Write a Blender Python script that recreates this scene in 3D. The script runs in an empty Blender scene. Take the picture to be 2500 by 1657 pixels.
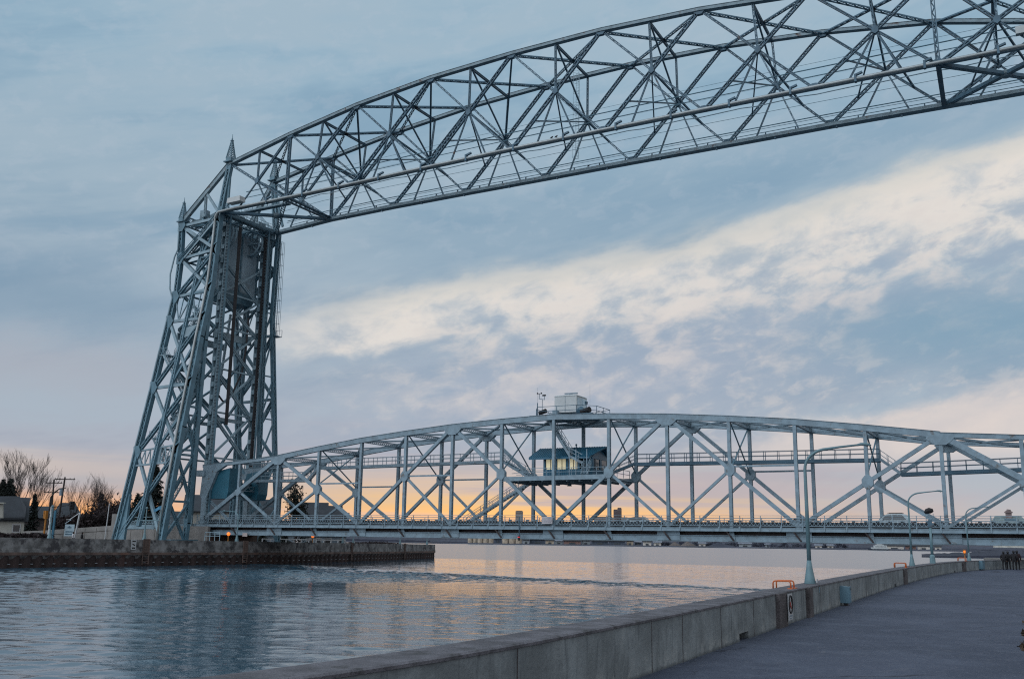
import bpy, bmesh, math, random
from mathutils import Vector, Matrix
random.seed(7)
SC = bpy.context.scene
COL = SC.collection
PI = math.pi
V = Vector

def srgb(r, g, b):
    f = lambda c: (c/255)/12.92 if c/255 <= .04045 else (((c/255)+.055)/1.055)**2.4
    return (f(r), f(g), f(b), 1.0)

# ------------------------------------------------------------------ camera
CAM = V((111.3526, -109.459, 3.8955))          # z = 0 is the water
YAW, PITCH, ROLL, FPX = -.4921, .2027, .0146, 2384.29
_cy, _sy, _cp, _sp = math.cos(YAW), math.sin(YAW), math.cos(PITCH), math.sin(PITCH)
FWD = V((_sy*_cp, _cy*_cp, _sp)); _r = V((_cy, -_sy, 0)); _u = _r.cross(FWD)
RIGHT = _r*math.cos(ROLL) + _u*math.sin(ROLL)
UP = -_r*math.sin(ROLL) + _u*math.cos(ROLL)
cd = bpy.data.cameras.new('camera'); cam = bpy.data.objects.new('camera', cd); COL.objects.link(cam)
cd.sensor_width = 36; cd.lens = FPX/2500*36; cd.clip_end = 20000; cd.clip_start = .1
m = Matrix((RIGHT, UP, -FWD)).transposed().to_4x4(); m.translation = CAM
cam.matrix_world = m
SC.camera = cam

def ray(px, py):
    return RIGHT*((px-1250)/FPX) + UP*((828.5-py)/FPX) + FWD
def ux(px, py, x): d = ray(px, py); return CAM + d*((x-CAM.x)/d.x)
def uy(px, py, y): d = ray(px, py); return CAM + d*((y-CAM.y)/d.y)
def uz(px, py, z): d = ray(px, py); return CAM + d*((z-CAM.z)/d.z)
def ud(px, py, dist):                            # at a horizontal distance
    d = ray(px, py); return CAM + d*(dist/math.hypot(d.x, d.y))

# ------------------------------------------------------------------ world
SC.view_settings.view_transform = 'Standard'; SC.view_settings.look = 'None'
SC.cycles.use_denoising = False; SC.cycles.pixel_filter_type = 'BLACKMAN_HARRIS'; SC.cycles.filter_width = 1.15     # keep the grain and the fine lattice crisp
SC.cycles.sample_clamp_indirect = 4.0
SC.view_settings.exposure = 0; SC.view_settings.gamma = 1
W = bpy.data.worlds.new('World'); SC.world = W; W.use_nodes = True
nt = W.node_tree; nt.nodes.clear()
SUN_EL, SUN_AZ = math.radians(36), math.radians(-160)     # soft light of the open sky behind the viewer

class NB:                                        # small node-expression helper
    def __init__(s, nt): s.nt = nt
    def new(s, t, **k):
        n = s.nt.nodes.new(t)
        for a, b in k.items(): setattr(n, a, b)
        return n
    def put(s, sock, v):
        if isinstance(v, bpy.types.NodeSocket): s.nt.links.new(v, sock)
        else: sock.default_value = v
    def m(s, op, a, b=0.0, c=None, clamp=False):
        n = s.new('ShaderNodeMath', operation=op, use_clamp=clamp)
        s.put(n.inputs[0], a); s.put(n.inputs[1], b)
        if c is not None: s.put(n.inputs[2], c)
        return n.outputs[0]
    def add(s, a, b): return s.m('ADD', a, b)
    def sub(s, a, b): return s.m('SUBTRACT', a, b)
    def mul(s, a, b): return s.m('MULTIPLY', a, b)
    def ss(s, x, lo, hi):                        # smoothstep, lo>hi allowed
        n = s.new('ShaderNodeMapRange', interpolation_type='SMOOTHSTEP')
        if lo < hi: a, b, c, d = lo, hi, 0., 1.
        else: a, b, c, d = hi, lo, 1., 0.
        s.put(n.inputs[0], x)
        for i, v in zip((1, 2, 3, 4), (a, b, c, d)): n.inputs[i].default_value = v
        return n.outputs[0]
    def gauss(s, x, c, w):
        t = s.mul(s.sub(x, c), 1/w) if not isinstance(w, bpy.types.NodeSocket) else s.m('DIVIDE', s.sub(x, c), w)
        return s.m('POWER', 2.718, s.mul(s.mul(t, t), -1.0))
    def mix(s, f, a, b, t='MIX'):
        n = s.new('ShaderNodeMix', data_type='RGBA', blend_type=t); n.clamp_factor = True
        s.put(n.inputs[0], f); s.put(n.inputs[6], a); s.put(n.inputs[7], b)
        return n.outputs[2]
    def vec(s, x, y, z=0.0):
        n = s.new('ShaderNodeCombineXYZ')
        for i, v in enumerate((x, y, z)): s.put(n.inputs[i], v)
        return n.outputs[0]
    def noise(s, vec, scale, detail=4, rough=.55, dist=0.0):
        n = s.new('ShaderNodeTexNoise'); s.put(n.inputs['Vector'], vec)
        n.inputs['Scale'].default_value = scale; n.inputs['Detail'].default_value = detail
        n.inputs['Roughness'].default_value = rough; n.inputs['Distortion'].default_value = dist
        return n.outputs['Fac']
    def ramp(s, x, stops):
        n = s.new('ShaderNodeValToRGB'); s.put(n.inputs[0], x); e = n.color_ramp.elements
        while len(e) < len(stops): e.new(.5)
        for el, (p, c) in zip(e, stops): el.position = p; el.color = c
        return n.outputs[0]

b = NB(nt)
tc = b.new('ShaderNodeTexCoord'); sep = b.new('ShaderNodeSeparateXYZ'); nt.links.new(tc.outputs['Generated'], sep.inputs[0])
dx, dy, dz = sep.outputs
fx, fy = math.sin(YAW), math.cos(YAW)
fwd = b.add(b.mul(dx, fx), b.mul(dy, fy)); rgt = b.add(b.mul(dx, fy), b.mul(dy, -fx))
u = b.mul(b.m('ARCTAN2', rgt, fwd), 180/PI)      # azimuth in degrees from the bridge view
v = b.mul(b.m('ARCSINE', dz), 180/PI)            # elevation in degrees
# base gradient by elevation
base = b.ramp(b.mul(v, 1/40.), [
    (0.0, srgb(203, 186, 182)), (.05, srgb(192, 184, 190)), (.11, srgb(176, 178, 190)), (.22, srgb(164, 177, 192)),
    (.44, srgb(154, 177, 194)), (.66, srgb(154, 183, 202)), (1.0, srgb(168, 192, 208))])
# rotated streak coordinates
ca, sa = math.cos(.19), math.sin(.19)
su = b.add(b.mul(u, ca), b.mul(v, sa)); sv = b.sub(b.mul(v, ca), b.mul(u, sa))
n1 = b.noise(b.vec(b.mul(su, .05), b.mul(sv, .22)), 1.0, 5, .6, .3)
n2 = b.noise(b.vec(b.mul(su, .30), b.mul(sv, .58), 3.3), 1.0, 6, .60, .25)
n3 = b.noise(b.vec(b.mul(u, .035), b.mul(v, .85), 9.1), 1.0, 6, .62, .25)
wob = b.mul(b.sub(n1, .5), 3.4)
wob2 = b.mul(b.sub(n2, .5), 3.6)
col = base
# soft broad darker and lighter streaks everywhere
col = b.mix(b.mul(b.ss(n1, .40, .62), .55), col, srgb(172, 190, 203))
col = b.mix(b.mul(b.ss(n1, .52, .30), .50), col, srgb(120, 156, 182))
# darker blue band above the cream band
bc = b.add(b.add(b.mul(u, .19), 13.7), wob)      # centre of the cream band
d = b.sub(v, bc)
grey = b.mul(b.gauss(d, -5.5, 3.2), b.gauss(u, 3., 17.))
col = b.mix(b.mul(grey, .7), col, srgb(172, 180, 196))
col = b.mix(b.mul(b.mul(b.gauss(d, 4.2, 2.2), b.ss(u, -14., -2.)), .55), col, srgb(136, 165, 187))
# mottled lower flank and the cream band itself
n4 = b.noise(b.vec(b.mul(su, .62), b.mul(sv, 1.15), 6.7), 1.0, 5, .6, .3)
wid = b.add(b.add(1.5, b.mul(b.m('MAXIMUM', b.add(u, 6.), 0.0), .075)), b.mul(b.sub(n2, .5), 2.2))
du = b.add(d, b.mul(wob2, .6))
band = b.mul(b.mul(b.ss(du, 2.3, .4), b.ss(b.add(du, wid), -.9, 1.6)), b.ss(u, -18., -9.))
col = b.mix(b.mul(band, b.add(.30, b.mul(b.ss(b.add(n2, b.mul(n1, .4)), .46, .86), .70))), col, srgb(231, 225, 218))
edge = b.mul(b.gauss(du, 1.3, .8), b.ss(u, -16., -6.))
col = b.mix(b.mul(edge, .42), col, srgb(236, 226, 210))
mot = b.mul(b.mul(b.gauss(d, -3.8, 3.2), b.mul(b.ss(u, -12., 2.), b.ss(u, 30., 18.))), b.ss(n2, .42, .66))
col = b.mix(b.mul(mot, .62), col, srgb(216, 209, 207))
fld = b.mul(b.mul(b.ss(v, 3.5, 6.5), b.ss(d, 1.2, -1.0)), b.ss(u, -16., -2.))
col = b.mix(b.mul(b.mul(fld, b.ss(n4, .48, .70)), .40), col, srgb(220, 213, 209))
col = b.mix(b.mul(b.mul(fld, b.ss(n4, .48, .28)), .34), col, srgb(146, 166, 188))
upp = b.mul(b.ss(d, 2., 4.), b.ss(n4, .48, .66))
col = b.mix(b.mul(upp, .16), col, srgb(190, 200, 212))
dk = b.mul(b.mul(b.gauss(d, -4.0, 3.5), b.ss(u, -12., 0.)), b.ss(n2, .52, .34))
col = b.mix(b.mul(dk, .55), col, srgb(158, 173, 192))
blue = b.mul(b.gauss(b.add(v, wob2), 11.6, 1.9), b.ss(u, 13., 25.))
col = b.mix(b.mul(blue, .8), col, srgb(130, 163, 185))
# lilac bank low on the left and the pale patch left of the tower
lil = b.mul(b.gauss(b.add(v, b.mul(wob2, .7)), 8.8, 1.7), b.ss(u, -14., -24.))
col = b.mix(b.mul(lil, .55), col, srgb(176, 178, 188))
drk = b.mul(b.gauss(b.add(v, b.mul(wob2, .7)), 12.4, 2.0), b.ss(u, -15., -24.))
col = b.mix(b.mul(drk, .6), col, srgb(122, 152, 176))
# pale wedge low on the right
wedge = b.mul(b.mul(b.ss(b.sub(v, b.add(5.4, b.add(b.mul(b.sub(u, 12.), .18), b.mul(wob2, .5)))), .7, -.5), b.ss(v, 3.6, 5.4)), b.ss(u, 8., 17.))
col = b.mix(b.mul(wedge, b.add(.45, b.mul(n2, .7))), col, srgb(226, 214, 208))
# glow along the horizon, streaked
gl = b.gauss(u, -.5, 15.0)
warm = b.ramp(b.mul(b.add(v, b.mul(b.sub(n3, .5), 2.2)), 1/7.), [
    (0.0, srgb(255, 172, 66)), (.14, srgb(255, 192, 104)), (.28, srgb(251, 203, 142)), (.50, srgb(238, 203, 172)), (.8, srgb(190, 185, 190)), (1.0, srgb(172, 178, 192))])
wf = b.mul(b.ss(b.add(v, b.mul(b.sub(n3, .5), 3.8)), 5.8, 1.2), b.add(b.mul(gl, 1.0), .04))
col = b.mix(wf, col, warm)
lefto = b.mul(b.gauss(u, -25., 10.), b.ss(b.add(v, b.mul(b.sub(n3, .5), 1.5)), 3.0, .7))
col = b.mix(b.mul(lefto, .95), col, (1.15, .50, .14, 1))
leftp = b.mul(b.gauss(u, -28., 10.), b.gauss(b.add(v, b.mul(b.sub(n3, .5), 2.0)), 3.5, .7))
col = b.mix(b.mul(leftp, .65), col, srgb(216, 198, 186))
stre = b.mul(b.mul(b.ss(n3, .50, .62), b.mul(b.ss(v, 7.5, 3.), b.ss(v, .5, 1.4))), b.gauss(u, 2., 20.))
col = b.mix(b.mul(stre, .72), col, srgb(193, 179, 184))
line0 = b.mul(b.ss(v, 2.2, .5), b.gauss(u, 0., 14.))
col = b.mix(b.mul(line0, .9), col, (1.5, .74, .26, 1))
# below the horizon: dull water colour so nothing glows from under the ground
col = b.mix(b.ss(v, 0.0, -3.0), col, srgb(96, 104, 118))
# sky behind the camera is open and brighter (it lights the steel facing us)
lob = b.add(b.add(b.mul(dx, -.30), b.mul(dy, -.82)), b.mul(dz, .48))
back = b.mul(b.ss(lob, .15, .92), b.ss(v, -1., 3.))
col = b.mix(back, col, (1.20, 1.32, 1.46, 1.0))
sky = b.new('ShaderNodeTexSky', sky_type='NISHITA', sun_disc=False)
sky.sun_elevation = SUN_EL; sky.sun_rotation = SUN_AZ
skyc = b.mix(1.0, sky.outputs[0], (.05, .05, .05, 1.0), 'MULTIPLY')
col = b.mix(.06, col, skyc)
bg = b.new('ShaderNodeBackground'); nt.links.new(col, bg.inputs[0]); bg.inputs[1].default_value = 1.0
wo = b.new('ShaderNodeOutputWorld'); nt.links.new(bg.outputs[0], wo.inputs[0])
W.cycles.sampling_method = 'MANUAL'; W.cycles.sample_map_resolution = 512

# overcast: the sun itself is hidden, one very soft lamp
sl = bpy.data.lights.new('sun', 'SUN'); so = bpy.data.objects.new('sun', sl); COL.objects.link(so)
sl.energy = .7; sl.angle = math.radians(40); sl.color = (.92, .96, 1.0)
sd = V((math.sin(SUN_AZ)*math.cos(SUN_EL), math.cos(SUN_AZ)*math.cos(SUN_EL), math.sin(SUN_EL)))
so.rotation_euler = (-sd).to_track_quat('-Z', 'Y').to_euler()

# ------------------------------------------------------------------ materials
def mat(name, c, rough=.6, metal=0.0, var=.25, scale=.6, spots=None, streak=False, bump=0.0, bscale=8., spec=.4):
    """principled with world-position noise; spots=(colour, scale, lo, hi); streak stretches along z"""
    M = bpy.data.materials.new(name); M.use_nodes = True; t = M.node_tree; B = t.nodes['Principled BSDF']; n = NB(t)
    g = n.new('ShaderNodeNewGeometry'); pos = g.outputs['Position']
    if streak:
        mp = n.new('ShaderNodeMapping'); t.links.new(pos, mp.inputs[0]); mp.inputs['Scale'].default_value = (1, 1, .12); pv = mp.outputs[0]
    else: pv = pos
    f = n.noise(pv, scale, 6, .6)
    c1 = tuple(max(0, x*(1-var)) for x in c[:3])+(1,); c2 = tuple(min(1, x*(1+var)) for x in c[:3])+(1,)
    k = n.mix(n.ss(f, .32, .68), c1, c2)
    if spots:
        sc, ss_, lo, hi = spots
        k = n.mix(n.ss(n.noise(pv, ss_, 7, .65), lo, hi), k, sc)
    t.links.new(k, B.inputs['Base Color'])
    B.inputs['Roughness'].default_value = rough; B.inputs['Metallic'].default_value = metal
    B.inputs['Specular IOR Level'].default_value = spec
    if bump:
        bp = n.new('ShaderNodeBump'); bp.inputs['Strength'].default_value = bump; bp.inputs['Distance'].default_value = .05
        t.links.new(n.noise(pos, bscale, 5, .6), bp.inputs['Height']); t.links.new(bp.outputs[0], B.inputs['Normal'])
    return M
def emis(name, c, s):
    M = bpy.data.materials.new(name); M.use_nodes = True; B = M.node_tree.nodes['Principled BSDF']
    B.inputs['Base Color'].default_value = c; B.inputs['Emission Color'].default_value = c; B.inputs['Emission Strength'].default_value = s
    return M
RUST = (.07, .035, .022, 1)
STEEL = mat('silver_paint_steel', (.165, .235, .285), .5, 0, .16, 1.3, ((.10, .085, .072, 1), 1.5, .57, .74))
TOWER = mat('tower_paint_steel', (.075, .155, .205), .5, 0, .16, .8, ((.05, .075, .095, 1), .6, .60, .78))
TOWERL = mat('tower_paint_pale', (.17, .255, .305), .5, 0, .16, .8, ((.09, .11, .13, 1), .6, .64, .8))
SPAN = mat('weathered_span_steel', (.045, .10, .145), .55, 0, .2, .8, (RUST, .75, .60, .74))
CHORD = mat('rusty_chord_steel', (.165, .235, .275), .6, 0, .25, .9, (RUST, .9, .54, .72))
PIPE = mat('galvanised_pipe', (.25, .28, .29), .38, .35, .14, .5, ((.14, .12, .11, 1), .4, .60, .8))
DARK = mat('dark_cable_grease', (.016, .016, .02), .6, 0, .3, 1.0)
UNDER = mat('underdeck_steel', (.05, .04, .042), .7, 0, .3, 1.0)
TEAL = mat('teal_metal_siding', (.022, .105, .155), .45, 0, .10, .5)
TEALD = mat('teal_roof_metal', (.018, .092, .150), .4, 0, .12, .5)
WHITE = mat('white_panel', (.40, .43, .44), .5, 0, .06, .6)
GLASSGLOW = emis('sky_glow_pane', (.62, .54, .34, 1), .42)  # painted glow: panes emit in place of sunset sky seen through the cabin
GLASS = mat('dark_glass', (.02, .028, .035), .08, 0, .2, 1., spec=.8)
def parapet_material(name, c, dark, pale):
    """board marked concrete: blotches, vertical run-off stains, efflorescence at the foot, pour lines"""
    M = bpy.data.materials.new(name); M.use_nodes = True; t = M.node_tree; B = t.nodes['Principled BSDF']; n = NB(t)
    g = n.new('ShaderNodeNewGeometry'); sp = n.new('ShaderNodeSeparateXYZ'); t.links.new(g.outputs['Position'], sp.inputs[0]); x, y, z = sp.outputs
    pos = g.outputs['Position']
    blot = n.noise(pos, .9, 6, .65, .4); fine = n.noise(pos, 14., 5, .7)
    runs = n.noise(n.vec(n.mul(x, 6.), n.mul(y, 6.), n.mul(z, .55)), 1.0, 5, .7, .5)
    runs2 = n.noise(n.vec(n.mul(x, 2.2), n.mul(y, 2.2), n.mul(z, .5)), 1.0, 4, .6, 1.2)
    k = n.mix(n.ss(blot, .35, .68), tuple(q*.74 for q in c[:3])+(1,), tuple(q*1.22 for q in c[:3])+(1,))
    k = n.mix(n.mul(n.mul(n.ss(runs, .50, .66), n.ss(runs2, .42, .6)), .60), k, dark)
    k = n.mix(n.mul(n.mul(n.ss(runs, .46, .30), n.ss(blot, .40, .6)), .45), k, pale)
    k = n.mix(n.mul(n.ss(fine, .56, .74), .35), k, dark)
    foot = n.mul(n.ss(z, GZ_+.34, GZ_+.08), n.ss(n.noise(pos, 2.6, 5, .6), .50, .60))
    k = n.mix(n.mul(foot, .6), k, pale)
    grime = n.ss(n.add(z, n.mul(n.noise(pos, 3.0, 4, .6), .10)), GZ_+.13, GZ_+.05)
    k = n.mix(n.mul(grime, .7), k, dark)
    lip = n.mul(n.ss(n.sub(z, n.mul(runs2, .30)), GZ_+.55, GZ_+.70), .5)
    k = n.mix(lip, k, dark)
    t.links.new(k, B.inputs['Base Color']); B.inputs['Roughness'].default_value = .9; B.inputs['Specular IOR Level'].default_value = .25
    bp = n.new('ShaderNodeBump'); bp.inputs['Strength'].default_value = .6; bp.inputs['Distance'].default_value = .03
    t.links.new(n.add(n.mul(fine, .6), n.noise(pos, 3.5, 5, .6)), bp.inputs['Height']); t.links.new(bp.outputs[0], B.inputs['Normal'])
    return M
GZ_ = CAM.z-2.0
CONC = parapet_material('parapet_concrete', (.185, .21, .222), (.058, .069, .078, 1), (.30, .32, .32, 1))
CONCCAP = mat('parapet_coping', (.100, .098, .112), .9, 0, .30, 1.8, ((.055, .055, .06, 1), 3., .52, .66), False, .8, 16.)
CONCD = mat('stained_pilaster_concrete', (.070, .064, .068), .85, 0, .35, 2.6, ((.035, .032, .034, 1), 1.6, .48, .66), False, .6, 14.)
QUAY = mat('old_quay_concrete', (.15, .152, .155), .9, 0, .45, 1.1, ((.045, .045, .05, 1), .75, .50, .62), False, .3, 4.)
QUAYR = mat('rust_stained_quay', (.105, .075, .066), .9, 0, .45, .6, ((.15, .07, .045, 1), .5, .56, .72), True, .3, 4.)
PILE = mat('rusted_sheet_pile', (.030, .020, .020), .8, 0, .4, .5, ((.065, .030, .022, 1), .5, .56, .74), True, .2, 4.)
RETW = mat('pale_retaining_block', (.19, .185, .18), .9, 0, .14, .7)
def asphalt_material():
    M = bpy.data.materials.new('promenade_asphalt'); M.use_nodes = True; t = M.node_tree; B = t.nodes['Principled BSDF']; n = NB(t)
    g = n.new('ShaderNodeNewGeometry'); pos = g.outputs['Position']; sp = n.new('ShaderNodeSeparateXYZ'); t.links.new(pos, sp.inputs[0]); x, y, z = sp.outputs
    big = n.noise(pos, .22, 5, .6, .6); mid = n.noise(pos, 1.3, 6, .65); grit = n.noise(pos, 15., 5, .85); scuff = n.noise(n.vec(n.mul(x, 2.2), n.mul(y, 1.0), 4.), 1.6, 7, .75, 1.5)
    k = n.mix(n.ss(big, .36, .64), (.041, .050, .076, 1), (.060, .071, .104, 1))
    k = n.mix(n.mul(n.ss(mid, .45, .70), .7), k, (.074, .087, .122, 1))
    k = n.mix(n.mul(n.ss(grit, .54, .70), .8), k, (.14, .15, .175, 1))
    k = n.mix(n.mul(n.ss(grit, .44, .28), .85), k, (.013, .014, .022, 1))
    k = n.mix(n.mul(n.ss(scuff, .56, .72), .7), k, (.115, .118, .14, 1))
    vo = n.new('ShaderNodeTexVoronoi', feature='DISTANCE_TO_EDGE'); n.put(vo.inputs['Vector'], n.vec(n.add(n.mul(x, .16), n.mul(mid, .25)), n.add(n.mul(y, .10), n.mul(mid, .22)))); vo.inputs['Scale'].default_value = 1.
    crk = n.mul(n.mul(n.ss(vo.outputs['Distance'], .0055, .002), n.ss(big, .46, .54)), .8)
    k = n.mix(n.mul(crk, .8), k, (.010, .011, .015, 1))
    t.links.new(k, B.inputs['Base Color']); B.inputs['Roughness'].default_value = .85; B.inputs['Specular IOR Level'].default_value = .3
    bp = n.new('ShaderNodeBump'); bp.inputs['Strength'].default_value = .7; bp.inputs['Distance'].default_value = .02
    t.links.new(n.add(grit, n.mul(n.mul(crk, -1.), 1.5)), bp.inputs['Height']); t.links.new(bp.outputs[0], B.inputs['Normal'])
    return M
ASPH = asphalt_material()
GROUND = mat('quay_ground', (.07, .065, .06), .95, 0, .3, .2)
GRASS = mat('dry_grass', (.050, .036, .024), .95, 0, .4, 4.)
ORANGE = mat('orange_paint', (.40, .095, .022), .4, 0, .12, 3.)
POLE = mat('pale_blue_green_pole', (.105, .185, .215), .45, 0, .10, 1.2)
BOXB = mat('blue_grey_box', (.08, .155, .205), .5, 0, .1, 2.)
BARK = mat('dark_bark', (.028, .022, .022), .9, 0, .3, 2.)
NEEDLE = mat('conifer_needles', (.014, .020, .018), .9, 0, .4, 1.5)
SHRUB = mat('bare_shrub', (.025, .018, .02), .95, 0, .4, 1.2)
ROOF = mat('dark_shingle', (.028, .034, .042), .85, 0, .15, .8)
SIDING = mat('pale_clapboard', (.33, .335, .31), .8, 0, .08, .6)
BLUESID = mat('blue_grey_siding', (.16, .21, .26), .8, 0, .08, .6)
TRIM = mat('white_trim', (.36, .38, .40), .6, 0, .05, 1.)
BLACK = mat('matt_black', (.012, .012, .014), .7, 0, .2, 1.)
CLOTH = mat('dark_jacket', (.010, .010, .013), .9, 0, .3, 6.)
CLOTHM = mat('maroon_check_jacket', (.020, .011, .013), .9, 0, .5, 9.)
CLOTHW = mat('pale_jacket', (.42, .42, .44), .9, 0, .1, 6.)
SKIN = mat('skin', (.25, .15, .11), .6, 0, .1, 6.)
YELLOW = mat('yellow_signal_paint', (.30, .12, .015), .5, 0, .1, 2.)
AMBER = emis('amber_lamp', (1.0, .22, .03, 1), .9)
REDL = emis('red_lamp', (.8, .05, .06, 1), .25)
CARW = mat('silver_car_paint', (.38, .46, .50), .25, .2, .04, .5, spec=.6)
CARD = mat('dark_car_paint', (.03, .035, .045), .25, .2, .04, .5, spec=.6)
TYRE = mat('tyre_rubber', (.012, .012, .013), .8)
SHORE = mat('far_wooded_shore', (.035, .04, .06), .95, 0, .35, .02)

# ------------------------------------------------------------------ mesh helpers
class MB:
    def __init__(s): s.v = []; s.f = []
    def quadstrip(s, rings, cap=True, loop=True):
        o = len(s.v); k = len(rings[0])
        for r in rings: s.v += [tuple(p) for p in r]
        for i in range(len(rings)-1):
            for j in range(k if loop else k-1):
                a = o+i*k+j; c = o+i*k+(j+1) % k
                s.f.append((a, c, c+k, a+k))
        if cap and k > 2:
            s.f.append(tuple(o+j for j in reversed(range(k)))); s.f.append(tuple(o+(len(rings)-1)*k+j for j in range(k)))
    def box(s, c, d):
        c = V(c); x, y, z = (q/2 for q in d)
        s.quadstrip([[c+V((-x, -y, -z)), c+V((x, -y, -z)), c+V((x, y, -z)), c+V((-x, y, -z))],
                     [c+V((-x, -y, z)), c+V((x, -y, z)), c+V((x, y, z)), c+V((-x, y, z))]])
    def bar(s, a, b, w, h, n=(0, 1, 0)):
        """straight bar: w lies across n, h lies along n"""
        a, b = V(a), V(b); t = (b-a).normalized(); n = V(n)
        sd = n.cross(t)
        if sd.length < 1e-3: sd = V((1, 0, 0)).cross(t)
        sd.normalize(); n = t.cross(sd)
        sd = sd*(w/2); n = n*(h/2)
        s.quadstrip([[p-sd-n, p+sd-n, p+sd+n, p-sd+n] for p in (a, b)])
    def tube(s, pts, r, k=8, cap=True):
        pts = [V(p) for p in pts]; rr = r if isinstance(r, (list, tuple)) else [r]*len(pts)
        rings = []; ref = None
        for i, p in enumerate(pts):
            t = ((pts[min(i+1, len(pts)-1)]-pts[max(i-1, 0)])).normalized()
            if ref is None:
                ref = V((0, 0, 1)) if abs(t.z) < .9 else V((1, 0, 0))
            sd = t.cross(ref).normalized(); up = sd.cross(t); ref = up
            rings.append([p+(sd*math.cos(2*PI*j/k)+up*math.sin(2*PI*j/k))*rr[i] for j in range(k)])
        s.quadstrip(rings, cap)
    def laced(s, a, b, w, d, n=(0, 1, 0), fl=.12, pitch=None, th=.03, lb=.06, cross=False):
        """built-up member: two webs +-w/2 apart, lacing bars on both faces (normals +-n)"""
        a, b = V(a), V(b); L = (b-a).length; t = (b-a)/L; n = V(n)
        sd = n.cross(t)
        if sd.length < 1e-3: sd = V((1, 0, 0)).cross(t)
        sd.normalize(); n = t.cross(sd)
        for q in (-1, 1):
            o = sd*(q*(w/2-fl/2)); s.bar(a+o, b+o, fl, d, n)
        pitch = pitch or w*1.1; k = max(2, int(L/pitch)); hw = w/2-fl
        for face in (-1, 1):
            o = n*(face*(d/2-th))
            for i in range(k):
                for q in ((1, -1) if cross else ((1 if i % 2 else -1),)):
                    p0 = a+t*(L*i/k)+sd*(q*hw)+o; p1 = a+t*(L*(i+1)/k)-sd*(q*hw)+o
                    s.bar(p0, p1, lb, th, n)
        # batten plates at the ends
        e = min(w*1.0, L*.2)
        for p0, p1 in ((a, a+t*e), (b-t*e, b)):
            s.bar(p0, p1, w-fl*2, d*.9, n)
    def plate(s, pts, n, th):
        n = V(n).normalized()*(th/2)
        s.quadstrip([[V(p)-n for p in pts], [V(p)+n for p in pts]])
    def cyl(s, a, b, r0, r1=None, k=12): s.tube([a, b], [r0, r0 if r1 is None else r1], k)
    def ball(s, c, r, k=8, sq=1.0):
        c = V(c); s.quadstrip([[c+V((math.cos(2*PI*j/k)*math.sin(a)*r, math.sin(2*PI*j/k)*math.sin(a)*r, -math.cos(a)*r*sq)) for j in range(k)]
                               for a in (.05, PI*.2, PI*.4, PI*.6, PI*.8, PI-.05)])

ORG = {}
def obj(name, mb, m, parent=None, at=None, smooth=False):
    """one mesh object; world coordinates in, stored relative to its thing's origin"""
    org = ORG[parent.name] if parent else V(at if at is not None else (0, 0, 0))
    me = bpy.data.meshes.new(name)
    me.from_pydata([(p[0]-org.x, p[1]-org.y, p[2]-org.z) for p in mb.v], [], mb.f); me.validate(); me.update()
    if smooth:
        for p in me.polygons: p.use_smooth = True
    me.materials.append(m)
    o = bpy.data.objects.new(name, me); COL.objects.link(o)
    bm = bmesh.new(); bm.from_mesh(me); bmesh.ops.recalc_face_normals(bm, faces=bm.faces); bm.to_mesh(me); bm.free()
    if parent: o.parent = parent
    else: o.location = org
    ORG[o.name] = org
    return o
def tag(o, label=None, cat=None, group=None, kind=None):
    if label: o['label'] = label
    if cat: o['category'] = cat
    if group: o['group'] = group
    if kind: o['kind'] = kind
    return o
def thing(name, label, cat, at=(0, 0, 0), group=None):
    o = bpy.data.objects.new(name, None); COL.objects.link(o); o.location = at; ORG[o.name] = V(at); o.empty_display_size = .3
    return tag(o, label, cat, group)
def part(name, parent, m, fn, smooth=False):
    mb = MB(); fn(mb); return obj(name, mb, m, parent, None, smooth)
def copy_tree(o, parent=None):
    c = o.copy(); COL.objects.link(c); c.parent = parent; ORG[c.name] = ORG[o.name]
    for ch in [x for x in bpy.data.objects if x.parent == o]: copy_tree(ch, c)
    return c
def structure(name, mb, m, at=(0, 0, 0)): return tag(obj(name, mb, m, None, at), kind='structure')

DZ = 5.75                                        # bridge deck datum above water
def rel(p): return V((p[0], p[1], p[2]+DZ))

# ================================================================== SETTING
def smooth_poly(pts, n=6):
    """Catmull-Rom through the points"""
    P = [V((*p, 0)) if len(p) == 2 else V(p) for p in pts]; out = []
    for i in range(len(P)-1):
        p0, p1, p2, p3 = P[max(i-1, 0)], P[i], P[i+1], P[min(i+2, len(P)-1)]
        for k in range(n):
            t = k/n
            out.append(.5*((2*p1)+(p2-p0)*t+(2*p0-5*p1+4*p2-p3)*t*t+(3*p1-p0-3*p2+p3)*t**3))
    out.append(P[-1]); return out

# ---- water
M = bpy.data.materials.new('harbour_water'); M.use_nodes = True
t_ = M.node_tree; B_ = t_.nodes['Principled BSDF']; n_ = NB(t_)
g_ = n_.new('ShaderNodeNewGeometry'); sp_ = n_.new('ShaderNodeSeparateXYZ'); t_.links.new(g_.outputs['Position'], sp_.inputs[0])
wx, wy, wz = sp_.outputs
B_.inputs['Base Color'].default_value = (.018, .052, .080, 1); B_.inputs['IOR'].default_value = 1.75
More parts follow.
